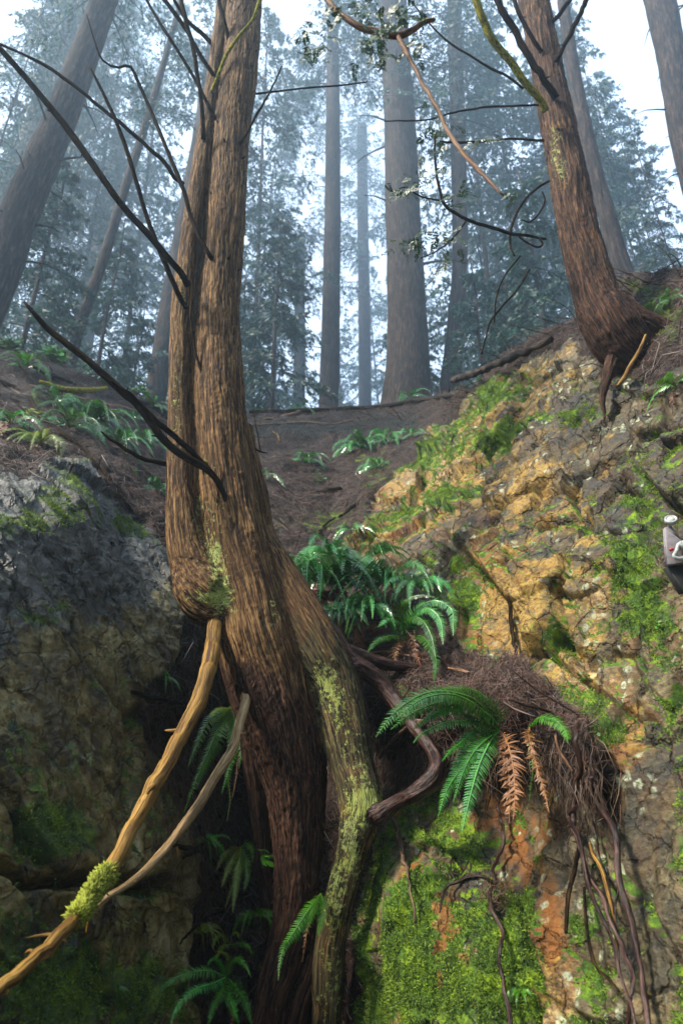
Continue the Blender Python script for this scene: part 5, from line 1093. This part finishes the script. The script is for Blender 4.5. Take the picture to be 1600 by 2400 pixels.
ST = [
 ('stick', 'long dark branch lying along the whole ridge crest', [(584,966,4),(741,960,5),(894,952,5),(1001,936,6),(1060,925,6),(1120,912,4)], 'grey_bark', .10),
 ('stick', 'pale stick lying along the top of the netting', [(588,996,2),(650,994,3),(711,990,3),(780,994,3),(826,984,2)], 'rust_twig', .12),
 ('stick', 'pale stick slanting up to the ridge crest right of the cedar', [(617,984,2),(650,978,3),(690,968,3),(706,962,2)], 'rust_twig', .12),
 ('log', 'short dark log chunk on the gully floor', [(740,1160,8),(765,1154,9),(796,1146,8)], 'dark_limb', .06),
 ('stick', 'dark stick slanting across the gully floor by the moss', [(796,1212,3),(825,1188,4),(858,1160,3)], 'dark_limb', .05),
 ('stick', 'thin stick rising out of the gully litter', [(745,1252,2),(765,1228,2.5),(782,1214,2)], 'dark_limb', .06),
 ('stick', 'curved mossy branch on the left slope', [(94,893,4),(135,908,6),(173,914,7),(217,915,7),(250,910,5)], 'mossy_limb', .10),
 ('log', 'dark log on the left ridge beside the cedar stem', [(285,924,8),(320,940,11),(357,955,12),(396,975,12)], 'grey_bark', .10),
 ('stick', 'dark branch along the upper left ridge', [(-20,832,4),(64,855,4),(128,880,5),(179,903,3)], 'dark_limb', .10),
 ('stick', 'grey stick below the branch of the upper left ridge', [(25,880,3),(89,913,4),(163,941,3),(200,955,2)], 'twig', .10),
 ('stick', 'long pale stick below the curved mossy branch', [(150,922,2),(230,945,3),(300,958,3),(385,985,3)], 'rust_twig', .12),
 ('stick', 'second pale stick under the long pale one', [(180,950,2),(260,968,2.5),(330,985,2.5),(390,1010,2)], 'twig', .12),
 ('root', 'dark root edging the grey rock down the left slope', [(-20,885,5),(51,916,6),(107,987,6),(150,1020,7),(194,1048,6),(242,1100,6),(280,1158,5),(310,1200,4)], 'dark_limb', .08),
 ('log', 'grey fallen trunk leaning up the ridge behind the ochre rock', [(1060,892,7),(1120,870,8),(1170,850,9),(1230,824,9),(1290,795,9)], 'grey_bark', .9),
 ('stick', 'thin stick lying on the needle ledge', [(850,1532,2),(900,1528,3),(960,1536,2)], 'rust_twig', .10),
 ('stick', 'dark stick on the right part of the needle ledge', [(1190,1640,2),(1235,1652,3),(1290,1676,3),(1320,1690,2)], 'dark_limb', .12),
 ('stick', 'short brown stick on the needle ledge under the wide fern', [(1050,1566,3),(1075,1570,4),(1100,1576,3)], 'rust_twig', .10),
 ('stick', 'pale stub leaning below the lichen covered leg', [(922,1915,5),(935,1961,6),(948,2012,5.5),(958,2053,3),(966,2104,2.5),(971,2165,3)], 'twig', .16),
 ('stick', 'thin dark branch in the hollow beside the grey rock', [(310,1620,5),(350,1632,6),(400,1645,5),(430,1648,3)], 'dark_limb', .12),
 ('root', 'black crooked root low in the hollow', [(400,1980,5),(450,1990,6),(490,2010,6),(520,2040,5),(545,2060,4)], 'dark_limb', .2),
 ('root', 'black root rising through the hollow', [(430,2010,4),(455,1995,7),(500,1960,8),(530,1900,9),(545,1850,8)], 'dark_limb', .3),
 ('stick', 'thin twig near the bottom of the hollow', [(420,2210,2),(450,2180,3),(490,2150,3),(530,2120,2)], 'dark_limb', .2),
 ('stick', 'pale forked twig left of the thick cedar base', [(490,1625,2.5),(510,1640,2.5),(525,1665,2)], 'rust_twig', .3),
 ('stick', 'white stick standing in the litter under the netting', [(640,1012,1.5),(650,1020,2),(655,1035,1.5)], 'pale_wood', .12),
 ('root', 'gnarled pale root knot among the gully ferns', [(735,1430,8),(742,1405,12),(765,1395,12),(785,1402,10),(780,1425,9),(765,1440,10),(785,1462,9)], 'twig', .5),
 ('root', 'mossy root crossing behind the lichen leg', [(1000,1690,10),(960,1700,5),(915,1740,4),(885,1780,3)], 'twig', .3),
]
for k, (nm, lab, rows, mt, lift) in enumerate(ST): strand(nm, lab, nm, rows, mt, SG if nm == 'stick' else None, lift, seed=400 + k)
# rough twiggy brush on the ridge crest
rs = np.random.default_rng(99); mb = MB()
for k in range(260):
    u = rs.choice([rs.uniform(590, 1150), rs.uniform(-20, 400), rs.uniform(1180, 1600)], p=[.5, .2, .3]); p, nn = surf(u, float(np.interp(u, RID_U, RID_V)) + rs.uniform(0, 50)); L = rs.uniform(.15, .8)
    d = np.array([rs.choice([-1, 1]), rs.normal() * .4, rs.normal() * .35 + .08]); d /= np.linalg.norm(d)
    C = spline([p, p + d * L * .5 + rs.normal(size=3) * L * .1, p + d * L + np.array([0, 0, rs.normal() * L * .3])], 7); mb.tube(C + nn * .04, np.linspace(.008, .002, 7) * rs.uniform(.4, 1.3), 4, False, val=rs.uniform())
tag(mb.build('brushwood', M['twig']), 'thin dead twigs and roots tangled along the ridge crest', 'brushwood', kind='stuff')
# green netting pinned over the bank under the ridge
mb = MB(); m = Mat('green plastic mesh'); M['net'] = m.done((.008, .035, .036), .5, spec=.4)
us = np.arange(585, 985, 8.0)
def netp(u, f):
    top = np.interp(u, [585, 700, 850, 950, 985], [992, 996, 990, 975, 968]); return surf(u, top + 36 * f)[0]
for s in (-1, 1):
    for u0 in np.arange(545, 1025, 7.0):
        pts = [netp(u0 + s * 36 * f, f) + np.array([0, -.05, .03]) for f in np.linspace(0, 1, 6) if 585 <= u0 + s * 36 * f <= 985]
        if len(pts) > 2: mb.tube(np.array(pts), .0035, 3, False)
tag(mb.build('netting', M['net'], None, False), 'green plastic mesh pinned over the bank under the ridge', 'netting')

# ------------------------------------------------------------------ grey metal fixture bolted to the rock at the right edge
p0, n0 = surf(1585, 1290); Yb = p0[1] - .10
def simple(name, col, rough=.5, metal=0.0):
    m = Mat(name); n = m.noise(m.tc, 40, 5, .7); c = m.mix(m.step(n, .4, .7), col, tuple(q * .6 for q in col)); mm = m.done(c, rough, m.bump(n, .3, .003)); m.b.inputs['Metallic'].default_value = metal; return mm
M['painted'] = simple('weathered pale metal', (.20, .18, .19)); M['pale_plastic'] = simple('pale plastic', (.36, .38, .36), .4); M['red_paint'] = simple('red plastic', (.45, .03, .04), .4); M['shadow_black'] = simple('shadow black', (.01, .01, .01), .6)
fx = empty('metal_fixture', PY(1590, 1290, Yb)); tag(fx, 'pale metal bracket with round white cap and pipe bolted to the rock', 'fixture'); bpy.context.view_layer.update()
def slab(poly, Yf, th, name, mat, parent, bev=.003):
    pts = np.array([PY(u, v, Yf) for u, v in poly]); n = len(pts); q = pts + np.array([0, th, 0]); c = pts.mean(0); pi = c + (pts - c) * (1 - bev / .06); pi = pi + np.array([0, -bev, 0])
    V = np.vstack([pi, pts, q]); me = new_mesh(name, V, [np.array([[n - 1, n - 2, n - 3, 0]]) if n == 4 else np.array([[0, i + 1, i] for i in range(1, n - 1)]), np.array([[k * n + i, k * n + (i + 1) % n, (k + 1) * n + (i + 1) % n, (k + 1) * n + i] for k in (0, 1) for i in range(n)])], mat, smooth=False)
    o = bpy.data.objects.new(name, me); SC.collection.objects.link(o); o.parent = parent; o.location = -Vector(parent.location); return o
slab([(1557,1236),(1572,1232),(1590,1262),(1612,1275),(1612,1318),(1562,1324)], Yb, .03, 'backplate', M['painted'], fx)
slab([(1563,1326),(1612,1318),(1625,1400),(1600,1385)], Yb + .03, .06, 'lower_shadow', M['shadow_black'], fx)  # black slab standing in for the dark shadow below the plate
a = np.linspace(0, 2 * math.pi, 28, endpoint=False)
cc = PY(1571, 1218, Yb - .02); r_ = float(rad(14.5, cc)); ax = np.array([-.25, -.8, .45]); ax /= np.linalg.norm(ax); e1 = np.cross(ax, [0, 0, 1]); e1 /= np.linalg.norm(e1); e2 = np.cross(ax, e1)
prof = [(0, .010), (.55, .010), (.60, .004), (.72, .004), (.78, .011), (.94, .009), (1.0, .002), (1.0, -.012), (.8, -.02)]
V = [cc + ax * prof[0][1]]; T = []; Qd = []
for j, (q, h) in enumerate(prof[1:]): V += list(cc + (np.cos(a)[:, None] * e1 + np.sin(a)[:, None] * e2) * r_ * q + ax * h)
T = [[0, 1 + i, 1 + (i + 1) % 28] for i in range(28)]; Qd = [[1 + j * 28 + i, 1 + (j + 1) * 28 + i, 1 + (j + 1) * 28 + (i + 1) % 28, 1 + j * 28 + (i + 1) % 28] for j in range(len(prof) - 2) for i in range(28)]
mb = MB(); mb.add(V, Qd, T); child('round_cap', mb.mesh('round_cap', M['pale_plastic']), fx)
C, R = img_path([(1596,1272,5),(1588,1280,5),(1584,1292,4.5),(1578,1303,4.5),(1588,1309,4.5),(1602,1308,5),(1625,1304,5)], Yb - .05, 30); mb = MB(); mb.tube(C, R, 12); child('pipe', mb.mesh('pipe', M['pale_plastic']), fx)
C, R = img_path([(1590,1282,10),(1600,1278,11),(1612,1276,12)], Yb - .04, 10); mb = MB(); mb.tube(C, R, 16); child('valve_body', mb.mesh('valve_body', M['pale_plastic']), fx)
C, R = img_path([(1569,1290,3),(1571,1288,4.5),(1576,1287,3.5)], Yb - .02, 8); mb = MB(); mb.tube(C, R, 12); child('red_knob', mb.mesh('red_knob', M['red_paint']), fx)
def add_haze():
    x0, x1, y0, y1, z0, z1 = -75, 75, -36, 105, -1.0, HAZE_TOP
    V = [(x, y, z) for x in (x0, x1) for y in (y0, y1) for z in (z0, z1)]
    Fc = [(0, 1, 3, 2), (4, 6, 7, 5), (0, 4, 5, 1), (2, 3, 7, 6), (0, 2, 6, 4), (1, 5, 7, 3)]
    m = bpy.data.materials.new('mist'); m.use_nodes = True; nt = m.node_tree; nt.nodes.clear()
    o = nt.nodes.new('ShaderNodeOutputMaterial'); pv = nt.nodes.new('ShaderNodeVolumePrincipled')
    pv.inputs['Color'].default_value = (.62, .82, 1.0, 1); pv.inputs['Density'].default_value = HAZE_DENSITY; pv.inputs['Anisotropy'].default_value = .6
    nt.links.new(pv.outputs[0], o.inputs['Volume'])
    h = link('haze', new_mesh('haze', np.array(V, float), [np.array(Fc)], m, smooth=False))
    tag(h, 'cool bluish morning mist filling the forest air', 'mist', kind='stuff')
HAZE_TOP = 85
add_haze()
